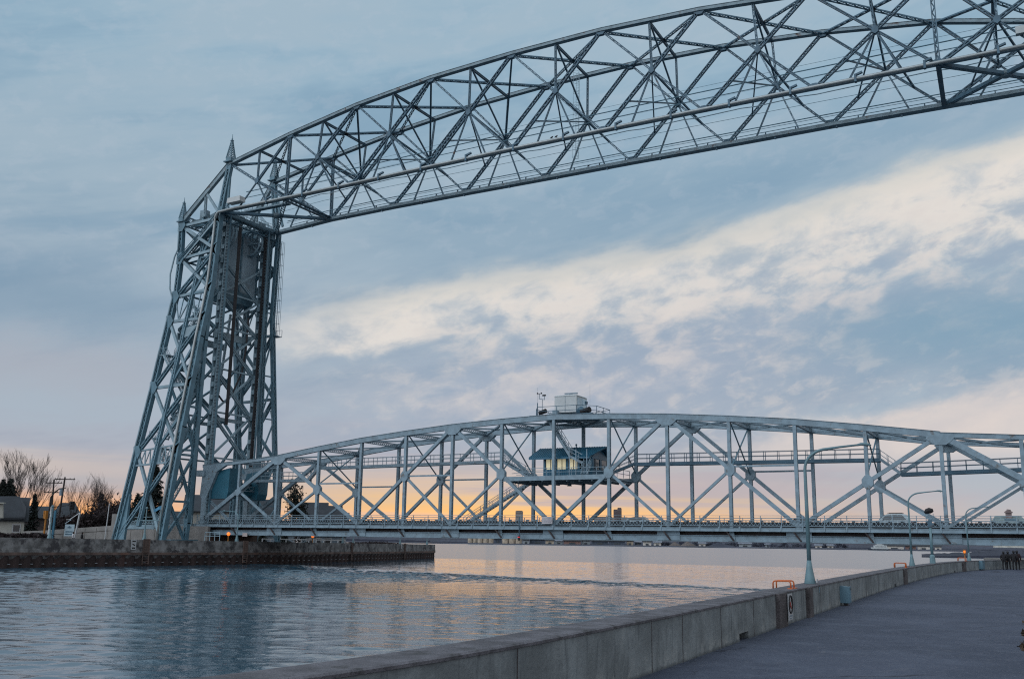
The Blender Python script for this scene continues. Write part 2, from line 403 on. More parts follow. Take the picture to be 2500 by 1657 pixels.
# the canal surface is real wave geometry (see below); the shader only adds the finest ripples
fade = n_.mul(n_.ss(wy, 73., 62.), n_.mul(n_.ss(wx, -4., 0.), n_.ss(wx, 109., 106.)))
w2 = n_.noise(n_.vec(n_.mul(wx, 2.4), n_.mul(wy, 3.2), 5.), 1.0, 4, .6, .3)
w3 = n_.noise(n_.vec(n_.mul(wx, .5), n_.mul(wy, .8), 2.), 1.0, 4, .55)
patch = n_.noise(n_.vec(n_.mul(wx, .035), n_.mul(wy, .10), 7.), 1.0, 4, .6)
hgt = n_.add(n_.mul(w2, .12), n_.mul(n_.mul(w3, .35), n_.sub(1.0, fade)))
bp_ = n_.new('ShaderNodeBump'); bp_.inputs['Distance'].default_value = 1.0
t_.links.new(hgt, bp_.inputs['Height']); t_.links.new(n_.add(.10, n_.mul(n_.ss(patch, .46, .7), .12)), bp_.inputs['Strength'])
t_.links.new(bp_.outputs[0], B_.inputs['Normal'])
t_.links.new(n_.add(.05, n_.mul(n_.sub(1.0, fade), .13)), B_.inputs['Roughness'])
import numpy as np
def water_mesh():
    st = .17; gx = np.arange(-4, 109, st); gy = np.arange(-114, 74, st); X, Y = np.meshgrid(gx, gy)
    rg = np.random.default_rng(5); Z = np.zeros_like(X); gust = np.zeros_like(X); wl = np.zeros_like(X)
    for k in range(7):                            # slow gust field and wandering of the wind line
        q = rg.uniform(.03, .16); a = rg.uniform(0, 6.28); gust += np.sin(q*(X*np.cos(a)+Y*np.sin(a))+rg.uniform(0, 6.28))
        q = rg.uniform(.04, .45); a = rg.uniform(-.5, .5); wl += np.sin(q*(X*np.cos(a)+Y*np.sin(a))+rg.uniform(0, 6.28))*1.1/(q*10+.6)
    line = Y+X*.30-4.0+wl*1.3
    for k in range(80):
        lam = .52*(3.8/.52)**rg.random(); th = YAW+math.pi/2*0+rg.normal(0, .55); q = 2*math.pi/lam
        Z += (lam**.80)*np.sin(q*(X*np.sin(th)+Y*np.cos(th)+.9*gust*.25)+rg.uniform(0, 6.28))
    Z += .35*np.abs(Z)                            # sharper crests
    Z -= Z.mean(); gs = np.gradient(Z, st); Z /= np.sqrt((gs[0]**2+gs[1]**2).mean())
    sm = lambda x, lo, hi: (lambda t: t*t*(3-2*t))(np.clip((x-lo)/(hi-lo), 0, 1))
    amp = .016+(.052-.031*sm(X, 60, 84)*sm(Y, -92, -74))*(1-sm(line, -3, 5))*(1+.30*gust)+.085*np.exp(-((line+.5)/3.0)**2)*np.clip(.6+.4*wl, 0, 1.4)
    edge = sm(X, -4, 0)*sm(-X, -108.8, -106.5)*sm(Y, -114, -110)*sm(-Y, -73.5, -62)
    Z *= np.clip(amp, .012, .3)*edge
    ny, nx = X.shape; co = np.empty((nx*ny+4, 3)); co[:nx*ny, 0] = X.ravel(); co[:nx*ny, 1] = Y.ravel(); co[:nx*ny, 2] = Z.ravel()
    co[nx*ny:] = [(-4000, -600, 0), (4000, -600, 0), (4000, 7000, 0), (-4000, 7000, 0)]
    i = (np.arange(ny-1)[:, None]*nx+np.arange(nx-1)[None, :]).ravel(); f = np.stack([i, i+1, i+1+nx, i+nx], 1)
    c0, c1, c2, c3 = 0, nx-1, nx*ny-1, nx*(ny-1); o = nx*ny
    f = np.concatenate([f, [(o, o+1, c1, c0), (o+1, o+2, c2, c1), (o+2, o+3, c3, c2), (o+3, o, c0, c3)]])
    me = bpy.data.meshes.new('water'); me.vertices.add(len(co)); me.vertices.foreach_set('co', co.ravel())
    me.loops.add(f.size); me.loops.foreach_set('vertex_index', f.ravel().astype(np.int32)); me.polygons.add(len(f))
    me.polygons.foreach_set('loop_start', np.arange(0, f.size, 4, dtype=np.int32)); me.update(calc_edges=True); me.validate()
    me.polygons.foreach_set('use_smooth', np.ones(len(me.polygons), dtype=bool)); me.materials.append(M)
    o_ = bpy.data.objects.new('water', me); COL.objects.link(o_); return tag(o_, kind='structure')
water_mesh()
bed = MB(); bed.v = [(-4200, -700, -4), (4200, -700, -4), (4200, 7200, -4), (-4200, 7200, -4)]; bed.f = [(0, 1, 2, 3)]
structure('harbour_bed', bed, GROUND)

# ---- far quay (left bank of the canal)
QP = smooth_poly([(4.5, -250), (6.5, -80), (7.0, -42), (8.2, -24), (9.6, -8), (10.2, 3), (9.4, 14), (7.2, 28), (3.2, 48), (-2.0, 69)], 8)
def qtop(y): return 3.42-.0055*(y+40) if y > -60 else 3.5
def offs(P, i, d):                               # offset to the land side
    t = (P[min(i+1, len(P)-1)]-P[max(i-1, 0)]).normalized(); return P[i]+V((-t.y, t.x, 0))*d
qw = thing('quay_wall', 'long stained concrete quay wall on rusted sheet piling across the canal', 'quay wall', (10, 0, 0))
def _cap(mb):
    rings = []
    for i, p in enumerate(QP):
        q = offs(QP, i, .75); zt = qtop(p.y); z0 = zt*.45; q0 = offs(QP, i, -.06)
        rings.append([(p.x, p.y, z0+.55), (p.x, p.y, zt), (q.x, q.y, zt), (q.x, q.y, .3), (q0.x, q0.y, z0), (q0.x, q0.y, z0+.52)])
    mb.quadstrip(rings)
part('concrete_cap', qw, QUAY, _cap)
def _stain(mb):                                  # rust stained lip along the foot of the concrete
    rings = []
    for i, p in enumerate(QP):
        zt = qtop(p.y); a = offs(QP, i, -.10); c = offs(QP, i, .0); z0 = zt*.45
        rings.append([(a.x, a.y, z0-.10), (a.x, a.y, z0+.22), (c.x, c.y, z0+.22), (c.x, c.y, z0-.10)])
    mb.quadstrip(rings)
part('rusty_lip', qw, QUAYR, _stain)
# evenly spaced walk along the face
def walk(P, step):
    out = []; acc = 0.0
    for i in range(len(P)-1):
        a, c = P[i], P[i+1]; L = (c-a).length; t = (c-a)/L; s = -acc
        while s+step <= L:
            s += step; out.append((a+t*s, t))
        acc = L-s if s > -1e8 else acc+L
        acc = (L-s)
    return out
def _pile(mb):
    prof = []
    for k, (p, t) in enumerate(walk([q for q in QP if q.y > -70], .35)):
        n = V((-t.y, t.x, 0)); o = (.05, .05, .30, .30)[k % 4]; q = p+n*o; prof.append((q, qtop(p.y)*.45-.08))
    mb.quadstrip([[(q.x, q.y, -3.5), (q.x, q.y, z)] for q, z in prof], False, False)
part('sheet_piling', qw, PILE, _pile)
def _ledge(mb):
    for k, (p, t) in enumerate(walk([q for q in QP if q.y > -70], 1.4)):
        n = V((-t.y, t.x, 0)); c = p+t*.87+n*.26
        mb.bar((c-t*.26)+V((0, 0, .42)), (c+t*.26)+V((0, 0, .42)), .3, .07, (0, 0, 1))
part('ice_crust', qw, mat('pale_ice', (.24, .27, .30), .5), _ledge)
for px, wd in ((341, .9), (601, .8), (853, .5), (990, .5)):     # rusted ladders / fender strips
    p = uz(px, 1330, 3.2); best = min(range(len(QP)), key=lambda i: (math.atan2(QP[i].x-CAM.x, QP[i].y-CAM.y)-math.atan2(p.x-CAM.x, p.y-CAM.y))**2)
    q = QP[best]; a = offs(QP, best, -.16)
    t = (QP[best+1 if best+1 < len(QP) else best]-QP[best-1]).normalized()
    def _lad(mb):
        zt = qtop(q.y)
        for s in (-1, 1): mb.bar(a+t*(s*wd/2)+V((0, 0, .2)), a+t*(s*wd/2)+V((0, 0, zt+.12)), .10, .12, (t.x, t.y, 0))
        for k in range(11): mb.bar(a-t*(wd/2)+V((0, 0, .3+k*(zt-.3)/10)), a+t*(wd/2)+V((0, 0, .3+k*(zt-.3)/10)), .07, .07, (0, 0, 1))
        mb.bar(a+V((0, 0, zt*.5)), a+V((0, 0, zt+.1)), wd, .04, (-t.y, t.x, 0))
    part('ladder', qw, QUAYR, _lad)
# land behind
LP = [offs(QP, i, .7) for i in range(len(QP))]
land = MB(); ring = [(p.x, p.y) for p in LP]+[(-30, 96), (-90, 118), (-260, 190), (-900, 420), (-900, -400), (-60, -400)]
land.v = [(x, y, 2.45) for x, y in ring]+[(x, y, -3.) for x, y in ring]; k = len(ring)
land.f = [tuple(range(k))]+[(i, (i+1) % k, (i+1) % k+k, i+k) for i in range(k)]
structure('ground', land, GROUND)

# ---- promenade on the near bank
GZ, WZ = CAM.z-2.0, CAM.z-1.166
NP = smooth_poly([(92, -150), (102.0, -116), (104.5, -108), (105.75, -101.8), (105.80, -95), (105.45, -84), (104.75, -60), (104.55, -42), (104.7, -28), (105.3, -18), (106.7, -8), (109.6, 2), (116, 11), (132, 19)], 6)
pm = MB(); ring = [(p.x-.3, p.y) for p in NP]+[(160, 20), (160, -150)]
pm.v = [(x, y, GZ) for x, y in ring]+[(x, y, -3.) for x, y in ring]; k = len(ring)
pm.f = [tuple(range(k))]+[(i, (i+1) % k, (i+1) % k+k, i+k) for i in range(k)]
structure('promenade', pm, ASPH)

def noffs(i, d):
    t = (NP[min(i+1, len(NP)-1)]-NP[max(i-1, 0)]).normalized(); return NP[i]+V((-t.y, t.x, 0))*d
pw = thing('parapet_wall', 'grey weathered concrete parapet wall curving along the asphalt promenade', 'wall', (105, -60, GZ))
# the notches at the foot (drains) are cut by building the wall in pieces
cum = [0.0]
for i in range(len(NP)-1): cum.append(cum[-1]+(NP[i+1]-NP[i]).length)
def wallpt(s, d=0.0):
    s = max(0., min(s, cum[-1]-.001)); i = max(j for j in range(len(NP)-1) if cum[j] <= s)
    f = (s-cum[i])/(cum[i+1]-cum[i]); p = NP[i].lerp(NP[i+1], f); t = (NP[i+1]-NP[i]).normalized()
    return p+V((-t.y, t.x, 0))*d, t
def s_of(px, py, z, d=0.0):                             # arc length of the wall nearest to where a sight line meets height z
    a = math.atan2(ray(px, py).x, ray(px, py).y)
    return min((k*.1 for k in range(int(cum[-1]*10)) if wallpt(k*.1)[0].y > -103), key=lambda s: abs(math.atan2(wallpt(s, d)[0].x-CAM.x, wallpt(s, d)[0].y-CAM.y)-a))
DR = [s_of(1818, 1556, GZ), s_of(2187, 1434, GZ), s_of(2331, 1396, GZ)]
def sweep(mb, s0, s1, prof, ds=1.0):
    k = max(1, int((s1-s0)/ds)); rings = []
    for i in range(k+1):
        s = s0+(s1-s0)*i/k; rings.append([(*(wallpt(s, d)[0].xy), z) for d, z in prof])
    mb.quadstrip(rings)
WT = .62
def _wall(mb):
    edges = [0.]
    for d in sorted(DR): edges += [d-.42, d+.42]
    edges.append(cum[-1]-.01)
    for i in range(0, len(edges), 2):            # bottom course with gaps
        sweep(mb, edges[i], edges[i+1], [(0, GZ-.2), (0, GZ+.16), (WT, GZ+.16), (WT, GZ-.2)])
    sweep(mb, 0, cum[-1]-.01, [(0, GZ+.16), (0, WZ-.05), (WT, WZ-.05), (WT, GZ+.16)])
    sweep(mb, 0, cum[-1]-.01, [(WT, GZ+.16), (WT-.02, -3), (WT+.25, -3), (WT+.05, GZ+.16)])
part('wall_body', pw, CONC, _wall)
part('coping', pw, CONCCAP, lambda mb: sweep(mb, 0, cum[-1]-.01, [(-.015, WZ-.05), (-.015, WZ-.018), (.02, WZ), (WT-.02, WZ), (WT+.02, WZ-.02), (WT+.02, WZ-.05)]))
PIL = [(s_of(1908, 1530, GZ), .62), (s_of(1975, 1508, GZ), .40), (s_of(2211, 1428, GZ), .8), (s_of(2355, 1396, GZ), .9)]
for s, w in PIL:
    part('pilaster', pw, CONCD, lambda mb: sweep(mb, s-w, s+w*.55, [(-.10, GZ-.1), (-.10, WZ-.02), (.12, WZ-.02), (.12, GZ-.1)], .5))
rj = random.Random(12); s = 34.
while s < cum[-1]-3:                             # construction joints, irregularly spaced
    s += rj.choice((1.6, 2.4, 3.1, 4.2, 5.0))*rj.uniform(.9, 1.1)
    if s < cum[-1]-2 and all(abs(s-q) > .9 for q, _ in PIL) and all(abs(s-q) > .6 for q in DR):
        part('joint_strip', pw, CONCD, lambda mb: sweep(mb, s-.008, s+.008, [(-.006, GZ+.01), (-.006, WZ-.06), (.02, WZ-.06), (.02, GZ+.01)], .1))
# dry grass verge at the right edge: tufts
gm = MB(); rg = random.Random(3)
for k in range(2600):
    yy = rg.uniform(-87, -70); xx = 110.74+.06*math.sin(yy*1.7)+.012*abs(yy+80)+abs(rg.gauss(0, 1.))*.55
    c = V((xx, yy, GZ)); a = rg.uniform(0, 6.28); h = rg.uniform(.02, .08); w = rg.uniform(.02, .06)
    e = V((math.cos(a)*w, math.sin(a)*w, 0)); tip = c+V((rg.uniform(-.06, .06), rg.uniform(-.06, .06), h))
    o = len(gm.v); gm.v += [tuple(c-e), tuple(c+e), tuple(tip)]; gm.f.append((o, o+1, o+2))
tag(obj('grass', gm, GRASS, None, (112, -80, GZ)), 'dry brown grass verge at the right edge of the promenade', 'grass', kind='stuff')
vg = MB(); vg.box((114.95, -80, GZ+.01), (8, 20, .05)); structure('verge', vg, GRASS)

# ================================================================== LIFT SPAN
P = 7.35
ZT = [8.45, 8.90, 9.42, 10.45, 11.38, 12.07, 12.65, 13.03, 13.27]
def zt(i): return ZT[i if i <= 8 else 16-i]
W9 = 9.0
def LN(i, y, top): return rel((i*P, y, zt(i) if top else 0.0))
ls = thing('lift_span', 'low silver steel truss lift span carrying the road across the canal', 'bridge', (58.8, 4.5, DZ))
YS = (0.0, W9)
for y in YS:
    def _tc(mb):
        for i in range(0, 16):
            a, c = LN(i, y, 1), LN(i+1, y, 1)
            h = .66 if 2 <= i <= 13 else .46
            mb.bar(a, c, h, .56, (0, 1, 0))
            mb.bar(a+V((0, 0, h/2+.012)), c+V((0, 0, h/2+.012)), .03, .72, (0, 1, 0))     # cover plate lip
    part('top_chord', ls, STEEL, _tc)
    def _bc(mb):
        q = 1 if y == 0 else -1
        a, c = rel((-.4, y+q*.10, -1.30)), rel((118, y+q*.10, -1.30))
        mb.bar(a, c, .62, .35, (0, 1, 0))
        for dz in (.33, -.33): mb.bar(a+V((0, -q*.06, dz)), c+V((0, -q*.06, dz)), .05, .56, (0, 1, 0))
        for i in range(17):
            x = i*P; w = 1.35 if i % 2 == 0 else .42
            mb.plate([rel((x-w, y-q*.13, -1.55)), rel((x+w, y-q*.13, -1.55)), rel((x+w*(1 if i % 2 == 0 else .6), y-q*.13, -.55)), rel((x-w*(1 if i % 2 == 0 else .6), y-q*.13, -.55))], (0, 1, 0), .08)
    part('bottom_girder', ls, STEEL, _bc)
    for i in range(1, 16):
        if i in (2, 14): h0 = LN(i, y, 1)
        part('vertical', ls, STEEL, lambda mb: mb.laced(LN(i, y, 0)-V((0, 0, .5)), LN(i, y, 1)-V((0, 0, .2)), .46, .36, (1, 0, 0), .08, .42, .03, .05))
    def C(i):                                     # mid gusset on a main diagonal at an odd node
        k = (i-3)//2
        if i == 1: a, c = LN(0, y, 0), LN(2, y, 1)
        elif i == 15: a, c = LN(14, y, 1), LN(16, y, 0)
        elif i in (3, 7, 11): a, c = LN(i-1, y, 1), LN(i+1, y, 0)
        else: a, c = LN(i-1, y, 0), LN(i+1, y, 1)
        return (a+c)/2
    part('end_post', ls, STEEL, lambda mb: mb.bar(LN(0, y, 0), LN(2, y, 1), .54, .50, (0, 1, 0)))
    part('end_post', ls, STEEL, lambda mb: mb.bar(LN(14, y, 1), LN(16, y, 0), .58, .50, (0, 1, 0)))
    for i in (3, 5, 7, 9, 11, 13):
        a, c = (LN(i-1, y, 1), LN(i+1, y, 0)) if i in (3, 7, 11) else (LN(i-1, y, 0), LN(i+1, y, 1))
        part('diagonal', ls, STEEL, lambda mb: mb.bar(a, c, .40, .42, (0, 1, 0)))
    for i, j in ((1, 2), (3, 2), (5, 6), (7, 6), (9, 10), (11, 10), (13, 14), (15, 14)):
        part('sub_diagonal', ls, STEEL, lambda mb: mb.bar(C(i), LN(j, y, 0), .30, .30, (0, 1, 0)))
    for i in (3, 5, 7, 9, 11, 13):
        c = C(i); r = .78
        part('gusset_plate', ls, STEEL, lambda mb: mb.plate([c+V((r*math.cos(q)*.8, 0, r*math.sin(q)*.95)) for q in (PI/8+k*PI/4 for k in range(8))], (0, 1, 0), .57))
    for i in (2, 6, 10, 14):
        c = LN(i, y, 1)
        part('gusset_plate', ls, STEEL, lambda mb: mb.plate([c+V((-1.35, 0, -.32)), c+V((-.95, 0, -.75)), c+V((-.5, 0, -1.05)), c+V((.5, 0, -1.05)), c+V((.95, 0, -.75)), c+V((1.35, 0, -.32)), c+V((1.2, 0, .1)), c+V((-1.2, 0, .1))], (0, 1, 0), .60))
    for i in (1, 15):
        c = C(i)
        part('gusset_plate', ls, STEEL, lambda mb: mb.plate([c+V((-.5, 0, .1)), c+V((.5, 0, .5)), c+V((.7, 0, -.2)), c+V((.1, 0, -.75)), c+V((-.5, 0, -.6))], (0, 1, 0), .585))
# transverse and lateral bracing of the roof
for i in range(1, 16):
    part('top_strut', ls, STEEL, lambda mb: mb.laced(LN(i, .2, 1), LN(i, W9-.2, 1), .55, .3, (1, 0, 0), .08, .5, .03, .045, True))
for i in range(1, 15):
    def _lat(mb):
        mb.laced(LN(i, .2, 1)-V((0, 0, .15)), LN(i+1, W9-.2, 1)-V((0, 0, .15)), .36, .2, (0, 0, 1), .07, .4, .03, .045)
        mb.laced(LN(i+1, .2, 1)-V((0, 0, .22)), LN(i, W9-.2, 1)-V((0, 0, .22)), .36, .2, (0, 0, 1), .07, .4, .03, .045)
    part('top_lateral', ls, STEEL, _lat)
for i in (3, 5, 7, 9, 11, 13):
    zc = (zt(i-1)+zt(i+1))/4
    def _sw(mb):
        a, c = LN(i, .2, 1), LN(i, W9-.2, 1); zz = -zt(i)+zc+.3
        mb.bar(a, c+V((0, 0, zz)), .13, .13, (1, 0, 0)); mb.bar(c, a+V((0, 0, zz)), .13, .13, (1, 0, 0))
    part('sway_brace', ls, TOWER, _sw)
for i, j in ((3, 4), (5, 6), (11, 12)):           # light horizontal struts off the mid gussets
    for y in YS:
        z = (zt(i-1)+zt(i+1))/4 if i != 11 else zt(10)/2
        part('mid_strut', ls, STEEL, lambda mb: mb.bar(rel((i*P if i == 11 else (i+1)*P-P, y+.05, z+.35)), rel(((i+1)*P, y+.05, z+.35)), .20, .2, (0, 1, 0)))
# deck
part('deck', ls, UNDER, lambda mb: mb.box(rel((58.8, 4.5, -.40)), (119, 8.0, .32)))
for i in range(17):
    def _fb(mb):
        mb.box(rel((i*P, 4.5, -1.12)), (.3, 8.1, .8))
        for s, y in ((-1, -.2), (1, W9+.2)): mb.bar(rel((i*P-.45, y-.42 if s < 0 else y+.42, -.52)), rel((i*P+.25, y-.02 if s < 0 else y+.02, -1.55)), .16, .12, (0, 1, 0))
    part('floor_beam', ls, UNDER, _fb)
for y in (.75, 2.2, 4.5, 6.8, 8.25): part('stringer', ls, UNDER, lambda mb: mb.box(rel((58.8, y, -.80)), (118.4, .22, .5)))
for y, q in ((-.62, 1), (W9+.62, -1)):
    part('fascia_girder', ls, STEEL, lambda mb: (mb.box(rel((58.8, y, -.315)), (119, .12, .33)), mb.box(rel((58.8, y, -.125)), (119, .24, .05)), mb.box(rel((58.8, y, -.505)), (119, .24, .05))))
    part('sidewalk', ls, UNDER, lambda mb: mb.box(rel((58.8, y+q*.66, -.24)), (119, 1.1, .12)))
    def _lat(mb):                                 # lattice panels and pipe rails
        yy = y+q*.30; L0, L1 = -.2, 117.8; z0, z1 = .10, .66
        for z in (z0, z1): mb.bar(rel((L0, yy, z)), rel((L1, yy, z)), .06, .05)
        st = .42; k = int((L1-L0)/st)
        for i in range(k):
            x = L0+i*st
            mb.bar(rel((x, yy-.012, z0)), rel((x+st, yy-.012, z1)), .036, .02); mb.bar(rel((x+st, yy+.012, z0)), rel((x, yy+.012, z1)), .036, .02)
            pass
        for z in (.92, 1.20): mb.bar(rel((L0, yy, z)), rel((L1, yy, z)), .05, .05)
        i = 0
        while L0+i*2.28 < L1:
            mb.bar(rel((L0+i*2.28, y-q*.10, -.50)), rel((L0+i*2.28, y-q*.10, .0)), .13, .10); mb.bar(rel((L0+i*2.28, yy-q*.06, -.1)), rel((L0+i*2.28, yy-q*.06, 1.22)), .075, .07); i += 1
    part('railing', ls, STEEL, _lat)
for y in (1.05, W9-1.05):
    part('guard_rail', ls, mat('dark_teal_guard', (.012, .022, .032), .5), lambda mb: (mb.box(rel((58.8, y, .22)), (118, .12, .62)),
        [mb.box(rel((x*1.22+1, y, .6)), (.34, .14, .12)) for x in range(95)]))
# end frame and lifting girder housing at the tower
for y in (0.0, W9):
    n0 = y-.05
    part('end_frame', ls, STEEL, lambda mb: (
        mb.plate([rel((.2, n0, 8.6)), rel((4.9, n0, 8.62)), rel((3.0, n0, 7.6)), rel((1.15, n0, 3.6)), rel((1.05, n0, -.6)), rel((.35, n0, -.6)), rel((.3, n0, 3.6)), rel((-.1, n0, 4.2))], (0, 1, 0), .5),
        mb.box(rel((-.1, n0-.1, 7.4)), (1.6, .8, .9))))
    s_ = 1 if y == 0 else -1
    part('machinery_housing', ls, TEAL, lambda mb: (
        mb.plate([rel((2.5, y+s_*1.3, 7.7)), rel((5.1, y+s_*1.3, 8.15)), rel((5.0, y+s_*1.3, 4.6)), rel((4.7, y+s_*1.3, 3.65)), rel((.95, y+s_*1.3, 3.6))], (0, 1, 0), 2.1),
        [mb.bar(rel((1.2+k*.28+.35*(1-min(1, k/4)), y+s_*.22, 3.75)), rel((1.2+k*.28+1.0*(1 if k < 4 else .9), y+s_*.22, 7.6)), .05, .04) for k in range(0)]))
part('lifting_girder', ls, TEAL, lambda mb: (mb.box(rel((2.6, 4.5, 5.2)), (1.5, 6.6, 1.7)), mb.box(rel((2.6, 4.5, 4.3)), (2.2, 6.8, .15)), mb.box(rel((2.6, 4.5, 6.1)), (2.2, 6.8, .15))))
def _lg(mb):
    mb.laced(rel((4.2, 1.5, 5.3)), rel((4.2, 7.5, 5.3)), .8, .2, (1, 0, 0), .1, .7, .03, .07)
part('girder_lacing', ls, STEEL, _lg)
# hangers below the housing
part('end_brace', ls, STEEL, lambda mb: (mb.laced(rel((1.2, .3, 3.5)), rel((6.2, .3, 0)), .34, .3, (0, 1, 0), .1, .4), mb.laced(rel((4.6, .5, 3.5)), rel((.9, .5, .2)), .3, .3, (0, 1, 0), .1, .4)))
# walkways
def walkrail(mb, a, c, w=.9, h=1.05, beam=.42, step=1.6):
    a, c = V(a), V(c); t = (c-a); L = t.length; t /= L; sd = V((-t.y, t.x, 0)).normalized()
    mb.bar(a-V((0, 0, beam/2)), c-V((0, 0, beam/2)), beam, .12, (0, 1, 0)); mb.bar(a+sd*w-V((0, 0, beam/2)), c+sd*w-V((0, 0, beam/2)), beam, .12, (0, 1, 0))
    mb.bar(a+sd*(w/2)-V((0, 0, .06)), c+sd*(w/2)-V((0, 0, .06)), .05, w, (0, 1, 0)) if abs(t.z) < .2 else None
    for s in (0, w):
        for hh in (h*.5, h): mb.bar(a+sd*s+V((0, 0, hh)), c+sd*s+V((0, 0, hh)), .06, .06)
        k = max(1, int(L/step))
        for i in range(k+1): p = a+t*(L*i/k)+sd*s; mb.bar(p, p+V((0, 0, h)), .06, .06)
def stair(mb, a, c, w=.8, h=1.0, n=14):
    a, c = V(a), V(c); t = c-a; hz = V((t.x, t.y, 0)).normalized(); sd = V((-hz.y, hz.x, 0))
    for s in (0, w):
        mb.bar(a+sd*s, c+sd*s, .30, .08, (sd.x, sd.y, 0))
        for hh in (.55, h): mb.bar(a+sd*s+V((0, 0, hh)), c+sd*s+V((0, 0, hh)), .055, .055, (sd.x, sd.y, 0))
        for i in range(0, n+1, 3): p = a+t*(i/n)+sd*s; mb.bar(p, p+V((0, 0, h)), .055, .055)
    for i in range(n):
        p = a+t*((i+.5)/n)+sd*(w/2); mb.bar(p-hz*.13, p+hz*.13, w, .04, (0, 0, 1))
YW = 6.6
part('walkway', ls, STEEL, lambda mb: walkrail(mb, rel((16.9, YW, 8.5)), rel((47.8, YW, 8.75))))
part('walkway', ls, STEEL, lambda mb: walkrail(mb, rel((4.6, YW-1, 6.75)), rel((15.5, YW-1, 6.65))))
part('walkway', ls, SPAN, lambda mb: walkrail(mb, rel((66.9, YW, 7.95)), rel((96.0, YW, 7.75))))
part('walkway', ls, SPAN, lambda mb: walkrail(mb, rel((98.1, YW, 6.1)), rel((113, YW, 6.45))))
part('walkway_ramp', ls, STEEL, lambda mb: stair(mb, rel((96.0, YW, 7.65)), rel((98.1, YW, 6.0)), .9, 1.05, 8))
part('stair', ls, STEEL, lambda mb: stair(mb, rel((15.5, YW-1, 6.6)), rel((17.0, YW-.6, 8.4)), .9, 1.0, 9))
part('stair', ls, STEEL, lambda mb: stair(mb, rel((47.8, YW, 8.6)), rel((53.0, YW-1.6, 6.1)), .8, 1.0, 13))
part('stair', ls, SPAN, lambda mb: stair(mb, rel((62.6, YW-1.0, 6.1)), rel((66.9, YW, 7.85)), .8, 1.0, 11))
part('stair', ls, STEEL, lambda mb: stair(mb, rel((42.5, YW-.8, .1)), rel((52.2, YW-.8, 5.5)), .8, 1.0, 22))
part('stair', ls, STEEL, lambda mb: stair(mb, rel((57.6, .7, 13.1)), rel((60.6, .7, 8.5)), .8, 1.0, 18))
part('stair', ls, STEEL, lambda mb: (stair(mb, rel((60.5, .7, 8.5)), rel((62.2, .9, 7.6)), .8, 1.0, 4), stair(mb, rel((62.4, 1.5, 7.6)), rel((62.5, -.1, 6.1)), .8, 1.0, 8),
    [mb.bar(rel((x, y, 6.1)), rel((x, y, 9.2)), .10, .10) for x, y in ((60.7, .45), (61.7, .2), (63.1, .3))]))
# operator platform
def _pf(mb):
    for y in (0.05, W9-.05): mb.bar(rel((7*P, y, 5.72)), rel((9*P, y, 5.82)), .55, .3)
    mb.box(rel((8*P, 4.5, 5.72)), (2*P-.6, 8.7, .22))
    for k in range(9): mb.box(rel((7*P+.6+k*1.68, 4.5, 5.5)), (.16, 8.6, .35))
part('platform', ls, STEEL, _pf)
def _pr(mb):
    for z in (.5, 1.0):
        mb.bar(rel((7.4*P, .15, 6.0+z)), rel((9*P, .15, 6.0+z)), .055, .055); mb.bar(rel((8.9*P, .15, 6.0+z)), rel((8.9*P, 8.7, 6.0+z)), .055, .055)
        mb.bar(rel((7.1*P, 1.4, 6.0+z)), rel((7.4*P, .15, 6.0+z)), .055, .055); mb.bar(rel((7.0*P, 4, 6.0+z)), rel((7.7*P, 4, 6.0+z)), .055, .055)
    for k in range(8): x = 7.4*P+k*1.68; mb.bar(rel((x, .15, 6.0)), rel((x, .15, 7.0)), .055, .055)
    for k in range(5): mb.bar(rel((8.9*P, .15+k*2.1, 6.0)), rel((8.9*P, .15+k*2.1, 7.0)), .055, .055)
part('platform_railing', ls, STEEL, _pr)
part('floodlight', ls, SPAN, lambda mb: (mb.cyl(rel((60.0, 2.0, 5.3)), rel((60.0, 2.0, 5.05)), .08, .08), mb.cyl(rel((60.0, 2.0, 5.05)), rel((60.0, 2.0, 4.85)), .12, .32)))
# navigation lantern and warning board on the fascia
part('navigation_lantern', ls, SPAN, lambda mb: (mb.bar(rel((54.5, -.8, 1.0)), rel((54.5, -.8, -1.0)), .08, .08), mb.cyl(rel((54.5, -.85, -.95)), rel((54.5, -.85, -1.3)), .06, .17)))
nl = part('navigation_lamp', ls, BLACK, lambda mb: mb.cyl(rel((54.5, -.85, -1.3)), rel((54.5, -.85, -1.85)), .15))
part('lens', nl, REDL, lambda mb: mb.cyl(rel((54.5, -.87, -1.38)), rel((54.5, -.87, -1.50)), .155))
sg = part('notice_board', ls, mat('weathered_notice', (.42, .41, .43), .6), lambda mb: mb.box(rel((58.3, -.78, .62)), (1.45, .05, .85)))
def _txt(mb):
    r = random.Random(5)
    for k in range(5):
        x = 57.68
        while x < 58.85:
            w = r.uniform(.06, .2); mb.box(rel((x+w/2, -.812, .92-k*.13)), (w, .01, .05)); x += w+.05
part('small_print', sg, mat('faded_print', (.16, .15, .20), .7), _txt)

